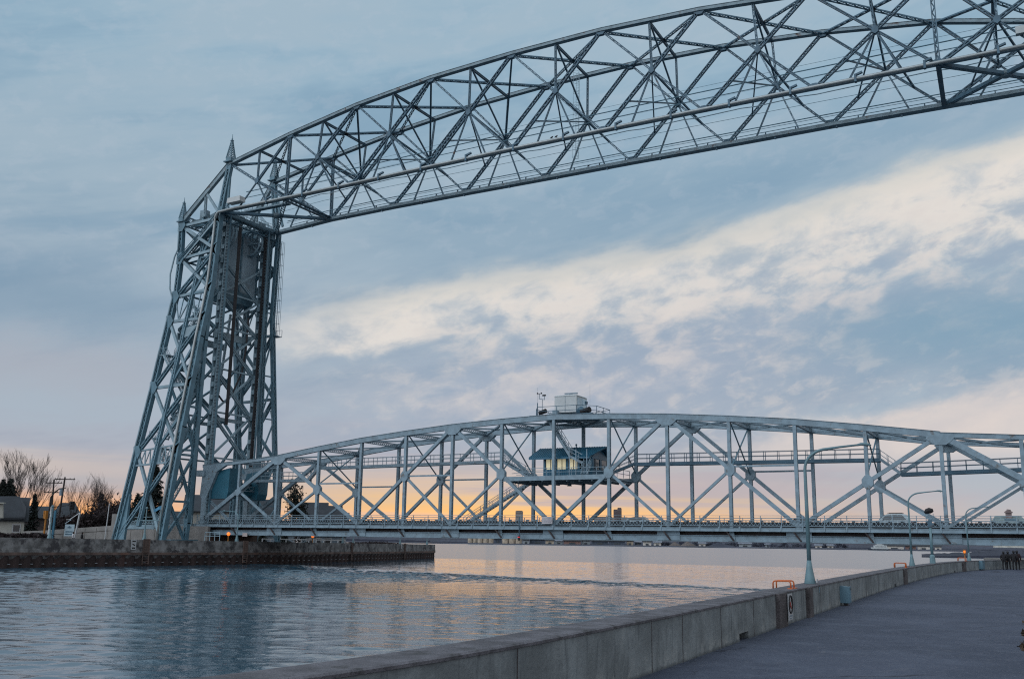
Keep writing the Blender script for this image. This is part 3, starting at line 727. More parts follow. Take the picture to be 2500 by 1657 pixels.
# ---- things standing on the span
ch = thing('control_house', 'teal operator cabin with metal gable roof and windows with painted sky glow in mid span', 'cabin', rel((59, 4, 5.85)))
X0, X1, Y0, Y1 = 56.6, 63.3, 1.5, 7.0
def _chw(mb):
    mb.box(rel(((X0+X1)/2, (Y0+Y1)/2, 6.42)), (X1-X0, Y1-Y0, 1.0))
    for x in (X0+.15, X0+1.72, X0+3.28, X0+4.85, X1-.55): mb.box(rel((x, Y0+.1, 7.55)), (.28 if x < X1-1 else 1.0, .2, 1.3))
    for y in (Y0+.3, (Y0+Y1)/2, Y1-.3): mb.box(rel((X1-.1, y, 7.55)), (.2, .5, 1.3))
    mb.box(rel((X0+.1, (Y0+Y1)/2, 7.55)), (.2, Y1-Y0-.6, 1.3)); mb.box(rel(((X0+X1)/2, Y1-.1, 7.55)), (X1-X0-.5, .2, 1.3))
    mb.box(rel(((X0+X1)/2, (Y0+Y1)/2, 8.28)), (X1-X0, Y1-Y0, .2))
    for k in range(24): mb.bar(rel((X0+.14+k*.28, Y0-.02, 5.95)), rel((X0+.14+k*.28, Y0-.02, 6.9)), .06, .04)
    mb.plate([rel((X1-.1, Y0, 8.35)), rel((X1-.1, Y1, 8.35)), rel((X1-.1, (Y0+Y1)/2, 9.6))], (1, 0, 0), .12)
    mb.plate([rel((X0+.1, Y0, 8.35)), rel((X0+.1, Y1, 8.35)), rel((X0+.1, (Y0+Y1)/2, 9.6))], (1, 0, 0), .12)
part('wall', ch, TEALD, _chw)
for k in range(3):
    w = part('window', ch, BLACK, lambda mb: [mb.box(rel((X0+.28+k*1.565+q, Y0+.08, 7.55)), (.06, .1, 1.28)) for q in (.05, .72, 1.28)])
    part('pane', w, GLASSGLOW, lambda mb: mb.box(rel((X0+.28+k*1.565+.665, Y0+.12, 7.55)), (1.2, .04, 1.26)))
part('window', ch, GLASS, lambda mb: mb.box(rel((X1-.12, (Y0+Y1)/2, 7.55)), (.06, Y1-Y0-.4, 1.24)))
def _chr(mb):
    ym = (Y0+Y1)/2; xr0, xr1 = X0-1.75, X1+.9
    for s, ye in ((1, .9), (-1, Y1+.6)):
        ze = 8.33; zr = 9.78; e0, e1 = xr0, xr1-1.0
        mb.plate([rel((e0, ye, ze)), rel((e1, ye, ze)), rel((xr1, ym, zr)), rel((xr0, ym, zr))], (0, -s*.45, 1), .12)
        for k in range(28):
            f = k/27; a = rel((e0+(e1-e0)*f, ye, ze+.08)); c = rel((xr0+(xr1-xr0)*f, ym, zr+.08)); mb.bar(a, c, .05, .06, (0, 0, 1))
        mb.bar(rel((e0, ye, ze-.08)), rel((e1, ye, ze-.08)), .22, .06, (0, 1, 0))
part('roof', ch, TEALD, _chr)
part('roof_vent', ch, SPAN, lambda mb: (mb.cyl(rel((60.2, 3.6, 9.7)), rel((60.2, 3.6, 10.1)), .08), mb.ball(rel((60.2, 3.6, 10.1)), .14)))
ec = thing('radar_cabin', 'white equipment cabin with a radar bar on the railed roof of the span', 'cabin', rel((60, 3.5, 13.6)))
part('wall', ec, WHITE, lambda mb: mb.box(rel((59.05, 4.4, 15.25)), (3.1, 3.2, 2.1)))
part('door', ec, mat('pale_blue_door', (.42, .55, .63), .5), lambda mb: (mb.box(rel((60.62, 3.75, 15.15)), (.05, 1.4, 1.9)), mb.box(rel((60.62, 5.25, 15.15)), (.05, 1.3, 1.9)), mb.box(rel((60.66, 4.52, 15.15)), (.06, .10, 2.0))))
part('roof_cap', ec, WHITE, lambda mb: mb.quadstrip([[rel((59.05+sx*(1.62-q*.25), 4.4+sy*(1.66-q*.25), 16.30+q*.16)) for sx, sy in ((-1, -1), (1, -1), (1, 1), (-1, 1))] for q in (0, .5, 1)]))
part('vent_hood', ec, SPAN, lambda mb: mb.box(rel((60.72, 5.6, 15.7)), (.18, .5, .35)))
part('wall_seam', ec, STEEL, lambda mb: mb.box(rel((59.0, 2.79, 15.25)), (.05, .03, 2.08)))
part('cable_box', ec, STEEL, lambda mb: mb.box(rel((57.9, 2.3, 14.1)), (.7, .5, .7)))
part('generator', ec, SPAN, lambda mb: mb.tube([rel((61.0, 2.4, 14.2)), rel((61.4, 2.3, 14.3)), rel((62.0, 2.2, 14.1))], [.35, .5, .3], 8))
part('radar_bar', ec, STEEL, lambda mb: (mb.cyl(rel((59.2, 4.2, 16.3)), rel((59.2, 4.2, 16.62)), .10), mb.box(rel((59.2, 4.2, 16.6)), (.5, .3, .14)), mb.bar(rel((58.4, 3.9, 16.76)), rel((60.0, 4.5, 16.84)), .16, .16, (0, 0, 1))))
def _ecr(mb):
    c = [(55.0, 2.6), (56.2, .5), (61.6, .5), (63.6, 2.2), (63.6, 6.5), (61, 8), (56, 8), (55.0, 6.5)]
    for i in range(8):
        a, d = c[i], c[(i+1) % 8]
        for z in (14.15, 14.72): mb.bar(rel((*a, z)), rel((*d, z)), .06, .06)
        for f in (0, .5): x, y = a[0]+(d[0]-a[0])*f, a[1]+(d[1]-a[1])*f; mb.bar(rel((x, y, 13.5)), rel((x, y, 14.72)), .06, .06)
part('railing', ec, SPAN, _ecr)
part('platform', ec, SPAN, lambda mb: mb.box(rel((59.3, 4.3, 13.62)), (8.6, 7.4, .14)))
part('searchlight', ec, BLACK, lambda mb: (mb.cyl(rel((56.0, 1.5, 14.1)), rel((57.0, 1.3, 14.3)), .25, .3), mb.bar(rel((56.4, 1.4, 13.7)), rel((56.4, 1.4, 14.2)), .1, .1)))
part('searchlight', ec, BLACK, lambda mb: (mb.cyl(rel((61.7, 1.8, 14.0)), rel((63.0, 1.4, 14.2)), .30, .38, 12), mb.bar(rel((62.3, 1.6, 13.7)), rel((62.3, 1.6, 14.1)), .12, .12)))
wv = thing('weather_mast', 'thin dark wind vane mast left of the white radar cabin', 'mast', rel((55.6, 3, 13.6)))
part('mast', wv, SPAN, lambda mb: (mb.bar(rel((55.9, 2.5, 13.6)), rel((55.9, 2.5, 16.0)), .05, .05), mb.bar(rel((55.4, 2.5, 16.1)), rel((56.2, 2.5, 15.95)), .06, .06), mb.bar(rel((55.45, 2.5, 16.1)), rel((55.45, 2.5, 16.75)), .06, .06), mb.bar(rel((56.2, 2.5, 15.9)), rel((56.2, 2.5, 16.5)), .05, .05)))
part('wind_vane', wv, BLACK, lambda mb: (mb.ball(rel((55.2, 2.5, 16.8)), .11), mb.ball(rel((55.75, 2.5, 16.8)), .11), mb.bar(rel((55.1, 2.5, 16.75)), rel((55.8, 2.5, 16.75)), .06, .05), mb.bar(rel((55.9, 2.5, 16.5)), rel((56.4, 2.5, 16.5)), .05, .2, (0, 0, 1))))
part('whip_antenna', wv, SPAN, lambda mb: (mb.bar(rel((55.1, 2.7, 13.6)), rel((55.1, 2.7, 15.6)), .09, .09), mb.tube([rel((55.0, 2.9, 13.6)), rel((55.0, 2.9, 17.6))], .009, 5), mb.tube([rel((62.4, 2.9, 13.6)), rel((62.4, 2.9, 17.6))], .009, 5)))

# ================================================================== TOWER AND OVERHEAD SPAN
br = thing('lift_bridge_frame', 'tall steel lattice tower carrying the arched overhead truss high above the canal', 'bridge', (-3, 4.5, 2.5))
# --- overhead truss nodes (x, z) for the near plane y=-2.2 and the far plane y=10.8, heights over the deck
YN, YF = -2.2, 10.8
TN = [(2.9, 55.7), (14.95, 58.4), (27.4, 60.6), (40.25, 62.05), (53.2, 62.7), (66.3, 62.9), (79.4, 62.4), (92.4, 61.15), (105.5, 59.6), (117.6, 56.6)]
BN = [(1.6, 47.9), (14.8, 48.05), (27.05, 48.25), (40.1, 48.55), (53.3, 48.8), (66.5, 48.95), (79.6, 49.05), (92.6, 49.1), (105.6, 49.1), (118.6, 49.1)]
TF = [(.2, 57.5), (12.8, 59.9), (26.0, 61.95), (39.2, 63.4), (52.1, 64.1), (65.3, 64.35), (78.7, 63.95), (91.7, 62.8), (104.8, 60.95), (117.5, 57.8)]
BF = [(1.4, 48.3), (13.0, 49.1), (25.3, 49.4), (38.5, 49.55), (51.9, 49.65), (65.3, 49.8), (78.8, 49.85), (92.0, 49.95), (105.2, 49.9), (118.4, 49.9)]
def T_(k, i): q = (TN if k == 0 else TF)[i]; return rel((q[0], (YN, YF)[k], q[1]))
def B_n(k, i): q = (BN if k == 0 else BF)[i]; return rel((q[0], (YN, YF)[k], q[1]))
def cross2(a, c, d, e):                           # crossing of a-c with d-e in the xz plane
    x1, y1, x2, y2, x3, y3, x4, y4 = a.x, a.z, c.x, c.z, d.x, d.z, e.x, e.z
    dn = (x1-x2)*(y3-y4)-(y1-y2)*(x3-x4); t = ((x1-x3)*(y3-y4)-(y1-y3)*(x3-x4))/dn
    return a+(c-a)*t
CX = {}
NY = (0, 1, 0)
for k in (0, 1):
    y = (YN, YF)[k]
    def _tch(mb):
        for i in range(9):
            a, c = T_(k, i), T_(k, i+1); mb.bar(a, c, .40, .74, NY); mb.bar(a+V((0, 0, .22)), c+V((0, 0, .22)), .04, .86, NY)
    part('upper_chord', br, CHORD, _tch)
    def _bch(mb):
        for i in range(9):
            a, c = B_n(k, i), B_n(k, i+1)
            if k: mb.bar(a, c, .50, .8, NY); mb.bar(a+V((0, -.1, -.28)), c+V((0, -.1, -.28)), .06, 1.1, NY)
            else: mb.bar(a+V((0, .2, .16)), c+V((0, .2, .16)), .34, .5, NY)
    part('lower_chord', br, CHORD, _bch)
    for i in range(1, 8):
        CX[k, i] = cross2(T_(k, i+1), B_n(k, i), T_(k, i), B_n(k, i+1))
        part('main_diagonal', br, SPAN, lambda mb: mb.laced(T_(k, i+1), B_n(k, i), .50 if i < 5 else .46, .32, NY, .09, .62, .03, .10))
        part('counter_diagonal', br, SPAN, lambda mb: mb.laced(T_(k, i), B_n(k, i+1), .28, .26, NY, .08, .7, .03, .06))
    CX[k, 0] = (T_(k, 0)+B_n(k, 1))/2; CX[k, 8] = (T_(k, 9)+B_n(k, 8))/2
    for i in (0, 8):
        a, c = (T_(k, 0), B_n(k, 1)) if i == 0 else (T_(k, 9), B_n(k, 8))
        part('end_diagonal', br, SPAN, lambda mb: mb.laced(a, c, .42, .34, NY, .12, .7, .03, .08))
        part('end_diagonal', br, SPAN, lambda mb: mb.laced(T_(k, 1) if i == 0 else T_(k, 8), CX[k, i], .36, .3, NY, .10, .7, .03, .07))
    for i in (1, 8):
        part('post', br, SPAN, lambda mb: mb.laced(T_(k, i), B_n(k, i), .46, .34, NY, .10, .6, .03, .08))
    for i in range(0, 9):
        c = CX[k, i]; top = (T_(k, i)+T_(k, i+1))/2
        part('sub_post', br, SPAN, lambda mb: mb.laced(top, c, .27, .24, NY, .07, .42, .03, .06))
        for q in (-1, 1):
            foot = (B_n(k, i)+B_n(k, i+1))/2+V((q*2.75, 0, .2))
            part('hanger', br, SPAN, lambda mb: mb.laced(c, foot, .19, .18, NY, .06, .9, .03, .05))
        part('node_plate', br, SPAN, lambda mb: mb.plate([c+V((.5*math.cos(a)*.8, 0, .5*math.sin(a))) for a in (PI/6+j*PI/3 for j in range(6))], NY, .5))
    for i in range(1, 9):
        part('node_plate', br, SPAN, lambda mb: mb.plate([T_(k, i)+V((-.8, 0, -.15)), T_(k, i)+V((-.3, 0, -.65)), T_(k, i)+V((.3, 0, -.65)), T_(k, i)+V((.8, 0, -.15))], NY, .5))
        part('node_plate', br, SPAN, lambda mb: (mb.plate([B_n(k, i)+V((-.75, 0, .15)), B_n(k, i)+V((-.25, 0, .6)), B_n(k, i)+V((.25, 0, .6)), B_n(k, i)+V((.75, 0, .15))], NY, .5)))
# top lateral system: X between near and far chords, strut at the middle
for i in range(0, 9):
    a, c, d, e = T_(0, i), T_(1, i+1), T_(0, i+1), T_(1, i)
    dn = V((0, 0, -.2))
    part('top_lateral', br, SPAN, lambda mb: mb.laced(a+dn, c+dn, .44, .22, (0, .35, 1), .06, .6, .03, .08))
    part('top_lateral', br, SPAN, lambda mb: mb.laced(d+dn, e+dn, .38, .22, (0, .35, 1), .07, .6, .03, .08))
    part('top_strut', br, SPAN, lambda mb: mb.laced((a+d)/2+dn, (c+e)/2+dn, .34, .3, (1, 0, 0), .09, .6, .03, .07))
    part('node_plate', br, BLACK, lambda mb: mb.ball((a+c)/2+dn, .40, 8, .5))
# sway frames
for i in range(1, 9):
    part('sway_brace', br, SPAN, lambda mb: mb.bar((T_(0, i)+T_(0, i+1))/2, CX[1, i], .20, .2, (1, 0, 0)))
    part('sway_brace', br, SPAN, lambda mb: mb.bar(CX[0, i], (CX[1, i]+B_n(1, i))/2, .19, .16, (1, 0, 0)))
    part('sway_brace', br, SPAN, lambda mb: mb.laced(CX[0, i], (CX[1, i]*.5+B_n(1, i+1)*.5), .26, .2, (1, .3, 0), .08, .6))
    part('sway_strut', br, SPAN, lambda mb: mb.bar((CX[0, i]+B_n(0, i))/2, CX[1, i], .18, .16, (0, 0, 1)) if i % 2 == 0 or i > 2 else mb.laced(CX[0, i], CX[1, i], .3, .2, (0, 0, 1), .08, .5))
for i in (2, 3, 4):
    part('sway_brace', br, SPAN, lambda mb: mb.laced(T_(0, i)-V((0, 0, .5)), CX[1, i-1], .30, .25, (1, .3, 0), .1, .6))
# end panels of the floor: lattice laterals with a heavy middle node
for i in (0, 8):
    a, c, d, e = B_n(0, i), B_n(1, i+1), B_n(0, i+1), B_n(1, i)
    part('bottom_lateral', br, SPAN, lambda mb: mb.laced(a, c, .6, .4, (0, 0, 1), .09, .6, .03, .07))
    part('bottom_lateral', br, SPAN, lambda mb: mb.laced(d, e, .6, .4, (0, 0, 1), .09, .6, .03, .07))
    part('node_plate', br, CHORD, lambda mb: mb.ball((a+c)/2, .75, 8, .6))
for i in (1, 8):
    part('bottom_strut', br, SPAN, lambda mb: mb.laced(B_n(0, i), B_n(1, i), .6, .5, (1, 0, 0), .1, .6, .03, .07))
    part('portal_post', br, SPAN, lambda mb: mb.bar((B_n(0, 8)+B_n(1, 8))/2+V((4 if i == 8 else 5, 0, -.4)), (CX[1, 8]+CX[0, 8])/2, .2, .2) if i == 8 else mb.laced(CX[0, 0], B_n(1, 1), .3, .3, (0, 0, 1), .09, .6))
# big light service pipe along the near chord, its clamps and fixtures
def along(k, f):
    f = max(0., min(f, 8.999)); i = int(f); return B_n(k, i).lerp(B_n(k, i+1), f-i)
pts = [along(0, f*.25)+V((0, -.52, 0)) for f in range(1, 36)]
part('service_pipe', br, PIPE, lambda mb: mb.tube([rel((1.25, -2.75, 46.8)), rel((1.3, -2.75, 47.5)), rel((1.7, -2.75, 47.8))]+pts, .205, 10), True)
for j in range(15):
    q = along(0, .75+j*.55)+V((0, -.52, 0))
    part('pipe_clamp', br, SPAN, lambda mb: (mb.bar(q+V((0, 0, -.42)), q+V((0, 0, .50)), .24, .5), mb.bar(q+V((-.1, 0, .40)), q+V((.75, 0, .66)), .22, .3)))
for j in range(30):
    q = along(1, .3+j*.29)
    part('chord_bracket', br, SPAN, lambda mb: (mb.bar(q+V((0, -.3, .2)), q+V((0, -.3, .55)), .12, .2), mb.bar(q+V((1.2, -.3, -.6)), q+V((1.2, -.3, -.3)), .2, .3) if j % 2 else None))
# service cables strung along the span
def cable(dz, y, r, k=0, sag=.0, f0=.3, f1=8.95):
    return [along(k, f0+(f1-f0)*j/60)+V((0, y, dz-sag*math.sin(PI*((j*8/60) % 1.0)))) for j in range(61)]
for dz, y, r, k in ((2.15, 1.2, .055, 0), (3.1, 1.2, .075, 0), (4.9, 3.4, .022, 0), (1.0, -1.2, .07, 1), (.62, -1.4, .035, 1), (.45, -.6, .05, 1), (2.35, -2.4, .03, 1), (4.3, -5.5, .016, 1)):
    part('service_cable', br, TOWER, lambda mb: mb.tube(cable(dz, y, r, k), r, 5))
part('service_cable', br, TOWERL, lambda mb: mb.tube([p+V((0, .05*(-1)**j, .05*(1 if j % 4 < 2 else -1))) for j, p in enumerate(cable(3.1, -3.2, .1, 1))], .07, 5))
part('junction_box', br, PIPE, lambda mb: mb.box(rel((115.0, -2.6, 50.9)), (3.6, .6, .8)))
part('junction_box', br, WHITE, lambda mb: mb.plate([uy(562, 487, -2.9), uy(592, 480, -2.9), uy(592, 492, -2.9), uy(560, 499, -2.9)], (0, 1, 0), 1.2))
def _lad(mb):                                     # caged access ladder hanging far behind in the truss
    a, c = rel((66.2, 9.5, 63.0)), rel((64.6, 9.5, 46.0)); 
    a, c = uy(1411, 180, 9.0), uy(1409, 388, 9.0)
    for s in (-.25, .25, -.42, .42): mb.bar(a+V((s, 0 if abs(s) < .3 else -.6, 0)), c+V((s, 0 if abs(s) < .3 else -.6, 0)), .035, .035)
    for j in range(30): p = a.lerp(c, j/29); mb.bar(p+V((-.25, 0, 0)), p+V((.25, 0, 0)), .03, .03)
    for j in range(9): p = a.lerp(c, j/8); mb.tube([p+V((.42*math.cos(q), -.6+.5*math.sin(q), 0)) for q in (0, 1, 2, 3.14, 4.2, 5.2, 6.28)], .02, 4)
part('caged_ladder', br, TOWERL, _lad)
# pigeons resting on the pipe: birds are things of their own
def bird(p):
    mb = MB(); mb.tube([p+V((-.26, 0, .10)), p+V((-.1, 0, .17)), p+V((.06, 0, .21)), p+V((.14, 0, .30)), p+V((.22, 0, .30))], [.015, .09, .10, .06, .015], 6)
    mb.bar(p+V((.03, .03, -.02)), p+V((.03, .03, .12)), .02, .02); mb.bar(p+V((.03, -.03, -.02)), p+V((.03, -.03, .12)), .02, .02)
    return obj('pigeon', mb, BLACK, None, p)
for j, (px, py, lab) in enumerate(((1347, 343, 'dark pigeon perched on the light pipe in mid span, the left one of the pair'), (1358, 341, 'dark pigeon perched on the light pipe in mid span, the right one of the pair'), (1437, 413, 'dark pigeon perched alone on the rusty lower chord of the overhead truss'))):
    q = uy(px, py, YN-.52 if j < 2 else YF-.2); f = along(0 if j < 2 else 1, (q.x-1.6)/13.05); q.z = f.z+(.2 if j < 2 else .34)
    tag(bird(q), lab, 'bird', 'pigeons resting on the bridge')

# --- tower legs as polylines (x, y, z over the deck)
def PL(pts, z):
    for i in range(len(pts)-1):
        (x0, y0, z0), (x1, y1, z1) = pts[i], pts[i+1]
        if z <= z0 and z >= z1 or i == len(pts)-2:
            f = (z-z0)/(z1-z0); return rel((x0+(x1-x0)*f, y0+(y1-y0)*f, z))
LA = [(-6.9, -1.9, 47.6), (-6.9, -1.6, 41.5), (-6.9, -1.9, 35.2), (-7, -2.6, 31), (-7, -4.6, 20.2), (-7, -6.7, 9.5), (-7, -9.1, -2.9)]
LB = [(1.2, -1.9, 47.8), (1.0, -2.0, 42.), (.8, -2.2, 36.1), (.8, -3.6, 27.9), (.8, -5.7, 13.9), (.8, -7.9, -3.2)]
LD = [(-2.6, -.6, 46.5), (-3, -3.3, 29), (-3, -5.7, 15.6), (-3, -8.7, -.5)]
LC = [(.8, -2.0, 36), (.8, -2.6, 27.5), (.8, -3.2, 0.0), (.8, -3.4, -3.2)]
LE = [(.8, 10.3, 48), (.8, 10.1, 33.6), (.8, 10.9, 11), (.8, 11.2, -3.2)]
LF = [(1.5, 11.4, 48.2), (1.2, 11.5, 33.6), (1., 14.4, 11.4), (1, 16.4, -3.2)]
LG = [(-6.9, 11.2, 47.6), (-7, 11.4, 35), (-7, 16.4, -3)]
def leg(pts, w, d, m, fl=.2, n=(1, 0, 0), name='tower_leg', pit=None):
    def f(mb):
        q = [rel(p) for p in pts]
        for a, c in zip(q, q[1:]):
            c2 = c+(c-a).normalized()*.15; mb.laced(a, c2, w, d, n, fl, pit or w*.75, .03, .09, False)
    return part(name, br, m, f)
leg(LA, .74, .70, TOWER, .20, (0, 1, 0)); leg(LB, .92, .8, TOWER, .30, (0, 1, 0)); leg(LD, .60, .5, TOWER, .17, (0, 1, 0))
leg(LC, .70, .6, TOWER, .16, (0, 1, 0)); leg(LE, .70, .6, TOWER, .15, (1, 0, 0)); leg(LF, .72, .6, TOWER, .18, (1, 0, 0)); leg(LG, .8, .7, TOWER, .22, (1, 0, 0))
# pale pipes running down the outer edges of the near legs
part('downpipe', br, PIPE, lambda mb: mb.tube([PL(LB, z)+V((-.35, -.55, 0)) for z in (47.5, 42, 36.3, 32, 27.9, 20, 13.9, 5, -3)], .2, 9), True)
part('downpipe', br, TOWERL, lambda mb: mb.tube([PL(LA, z)+V((-.30, -.45, 0)) for z in (47.0, 43)]+[PL(LA, 41.8)+V((-.8, -.6, 0)), PL(LA, 39)+V((-1.3, -.6, 0)), PL(LA, 36.6)+V((-1.0, -.6, 0)), PL(LA, 35)+V((-.3, -.5, 0))]+[PL(LA, z)+V((-.3, -.5, 0)) for z in (31, 20, 9, 0, -2.6)], .13, 7), True)
# lift guide columns with ladder like battens
for y, x in ((0.0, .75), (W9, .65)):
    def _gc(mb):
        for s in (-.42, .42): mb.bar(rel((x+s, y, 48.3)), rel((x+s, y, -2.5)), .16, .5, NY)
        mb.bar(rel((x, y+.22, 48.3)), rel((x, y+.22, -2.5)), .7, .05, NY)
        for j in range(92): mb.box(rel((x+.62, y-.1, 47.8-j*.54)), (.26, .36, .06))
        for j in range(25): mb.box(rel((x-.1, y-.27, 47-j*2.0)), (.62, .05, .7 if j % 3 else 1.3))
    part('guide_column', br, TOWERL, _gc)
    part('guide_column', br, TOWER, lambda mb: mb.laced(rel((x-3.0, y+.1, 47.5)), rel((x-3.0, y+.1, -2.8)), .8, .6, NY, .2, .6, .03, .08))
    part('guide_rail', br, TOWER, lambda mb: mb.bar(rel((x+.95, y, 48)), rel((x+.95, y, -2.0)), .12, .3, NY))
# near face panels between the rear leg and the front leg
def seg(name, a, c, w=.45, d=.4, m=TOWER, n=NY, fl=.14, lacedp=True):
    part(name, br, m, lambda mb: mb.laced(a, c, w, d, n, fl, w*1.2, .03, .07) if lacedp else mb.bar(a, c, w, d, n))
lv = [(46.9, 47.2), (41.5, 42.0), (35.1, 35.6), (31.0, 30.8), (20.2, 20.4), (10.2, 10.4), (-2.6, -2.6)]
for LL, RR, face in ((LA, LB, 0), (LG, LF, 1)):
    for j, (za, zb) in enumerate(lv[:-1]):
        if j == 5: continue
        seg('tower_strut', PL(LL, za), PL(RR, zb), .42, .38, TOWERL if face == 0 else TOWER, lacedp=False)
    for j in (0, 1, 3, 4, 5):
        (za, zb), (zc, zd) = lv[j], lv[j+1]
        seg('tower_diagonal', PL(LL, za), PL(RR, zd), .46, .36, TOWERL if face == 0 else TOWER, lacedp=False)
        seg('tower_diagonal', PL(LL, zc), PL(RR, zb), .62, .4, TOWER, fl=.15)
    # shallow truss storey at the knee
    for q in range(4):
        f0, f1 = q/4, (q+1)/4; a0, b0 = PL(LL, lv[2][0]), PL(RR, lv[2][1]); a1, b1 = PL(LL, lv[3][0]), PL(RR, lv[3][1])
        p, r = (a0.lerp(b0, f0), a1.lerp(b1, f1)) if q % 2 == 0 else (a1.lerp(b1, f0), a0.lerp(b0, f1))
        seg('knee_brace', p, r, .16, .16, TOWERL, lacedp=False); seg('knee_brace', a0.lerp(b0, f1), a1.lerp(b1, f0 if q % 2 else f1), .12, .12, TOWER, lacedp=False)
    # lattice girder at deck passage height
    def _lg(mb):
        a0, b0, a1, b1 = PL(LL, 10.4), PL(RR, 11.2), PL(LL, 8.2), PL(RR, 8.7)
        mb.bar(a0, b0, .22, .3, NY); mb.bar(a1, b1, .26, .3, NY)
        for q in range(16):
            p, r = (a0.lerp(b0, q/16), a1.lerp(b1, (q+1)/16)) if q % 2 else (a1.lerp(b1, q/16), a0.lerp(b0, (q+1)/16)); mb.bar(p, r, .13, .12, NY)
        mb.plate([a0.lerp(b0, .42), a0.lerp(b0, .60), a1.lerp(b1, .60), a1.lerp(b1, .42)], NY, .2)
    part('lattice_girder', br, TOWERL, _lg)
    # extra members between middle leg and the front leg
for z0, z1 in ((46, 41.2), (41, 35.2), (30.5, 20.6), (20, 10.6)):
    seg('tower_diagonal', PL(LD, z0), PL(LC if z1 < 35 else LB, z1), .34, .3); seg('tower_diagonal', PL(LD, z1), PL(LC if z0 < 35 else LB, z0), .34, .3)
    seg('tower_strut', PL(LD, z1), PL(LC if z1 < 35 else LB, z1), .3, .3)
for z0, z1 in ((34.5, 31), (30.6, 24), (24, 17), (17, 10), (9.8, 3.2), (3.0, -2.8)):      # front transverse faces
    seg('tower_diagonal', PL(LB, z0), PL(LC, z1), .42, .3, TOWER, (1, 0, 0)); seg('tower_diagonal', PL(LB, z1), PL(LC, z0), .42, .3, TOWER, (1, 0, 0))
    seg('tower_strut', PL(LB, z0), PL(LC, z0), .3, .3, TOWER, (1, 0, 0))
    seg('tower_diagonal', PL(LF, z0), PL(LE, z1), .2, .2, TOWER, (1, 0, 0), lacedp=False); seg('tower_strut', PL(LF, z0), PL(LE, z0), .2, .2, TOWER, (1, 0, 0), lacedp=False)
part('arch_brace', br, TOWERL, lambda mb: mb.tube([PL(LE, 10)+V((0, .4, 0)), PL(LE, 16.5)+V((0, .5, 0)), PL(LE, 18.4)+V((0, 1.1, 0)), PL(LF, 18.4)-V((0, .8, 0)), PL(LF, 16.5)-V((0, .4, 0)), PL(LF, 10)-V((0, .4, 0))], .12, 6))
# inner front face between the guide columns, and the rear face behind it
zs = [46.2, 41.0, 35.6, 30.0, 23.4, 16.6, 9.6]
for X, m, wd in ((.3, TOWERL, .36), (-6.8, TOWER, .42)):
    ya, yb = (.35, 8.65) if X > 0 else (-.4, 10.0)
    for z0, z1 in zip(zs, zs[1:]):
        if X > 0 and z0 > 46: continue
        a, c, d, e = rel((X, ya, z0)), rel((X, yb, z0)), rel((X, ya, z1)), rel((X, yb, z1))
        part('front_cross', br, m, lambda mb: mb.laced(a, e, wd+.1, .35, (1, 0, 0), .15, .5, .03, .07)) if X > 0 else part('rear_cross', br, m, lambda mb: mb.laced(a, e, wd, .35, (1, 0, 0), .12, .5, .03, .07))
        part('front_cross' if X > 0 else 'rear_cross', br, m, lambda mb: mb.bar(c, d, wd*.75, .3, (1, 0, 0)))
        part('front_strut' if X > 0 else 'rear_strut', br, m, lambda mb: mb.bar(d+V((0, 0, .3)), e+V((0, 0, .3)), .24, .3, (1, 0, 0)))
    for z in (29.2, 16.0):
        part('plate_girder', br, TOWERL, lambda mb: mb.box(rel((X-.8, (ya+yb)/2, z)), (.25, yb-ya, 1.1 if z > 20 else .55)))
part('plate_girder', br, TOWERL, lambda mb: mb.plate([PL(LD, 29.5), PL(LD, 27.9), PL(LB, 28.6)+V((-1, .6, 0)), PL(LB, 30.2)+V((-1, .6, 0))], NY, .2))
# inner side faces
for z0, z1 in zip(zs, zs[1:]):
    for y in (-.2, 9.2):
        seg('side_cross', rel((.4, y, z0)), rel((-6.6, y-(.9 if y < 0 else -.9), z1)), .34, .3); seg('side_cross', rel((.4, y, z1)), rel((-6.6, y-(.9 if y < 0 else -.9), z0)), .34, .3, fl=.12)
# stairs zigzagging up inside the tower and their landings
for j, (z0, z1) in enumerate(((-1, 6), (6, 12.5), (12.5, 19.0), (19, 25.4), (25.4, 32))):
    a, c = (rel((-6.2, -3.2+j*.3, z0)), rel((-1.4, -3.2+j*.3, z1))) if j % 2 == 0 else (rel((-1.4, -4.2+j*.3, z0)), rel((-6.2, -4.2+j*.3, z1)))
    part('stair', br, TOWERL, lambda mb: stair(mb, a, c, .8, 1.0, 20))
    part('landing', br, TOWERL, lambda mb: (mb.box(c+V((0, .3, 0)), (1.6, 2.2, .12)), [mb.bar(c+V((s, -.8, 0)), c+V((s, -.8, 1.1)), .05, .05) for s in (-.8, 0, .8)], mb.bar(c+V((-.8, -.8, 1.1)), c+V((.8, -.8, 1.1)), .05, .05)))
part('stair', br, TOWERL, lambda mb: stair(mb, PL(LA, 40.9)+V((.3, -.3, 0)), PL(LB, 47.6)+V((.3, -.3, 0)), .7, .8, 26))
part('cable_tray', br, TOWER, lambda mb: [mb.tube([PL(LA, 41)+V((0, -.5-q*.1, q*.25)), PL(LB, 48.2)+V((.6, -.6-q*.1, q*.25)), PL(LB, 48.6)+V((2.2, -.6, q*.2))], .07, 5) for q in range(3)])
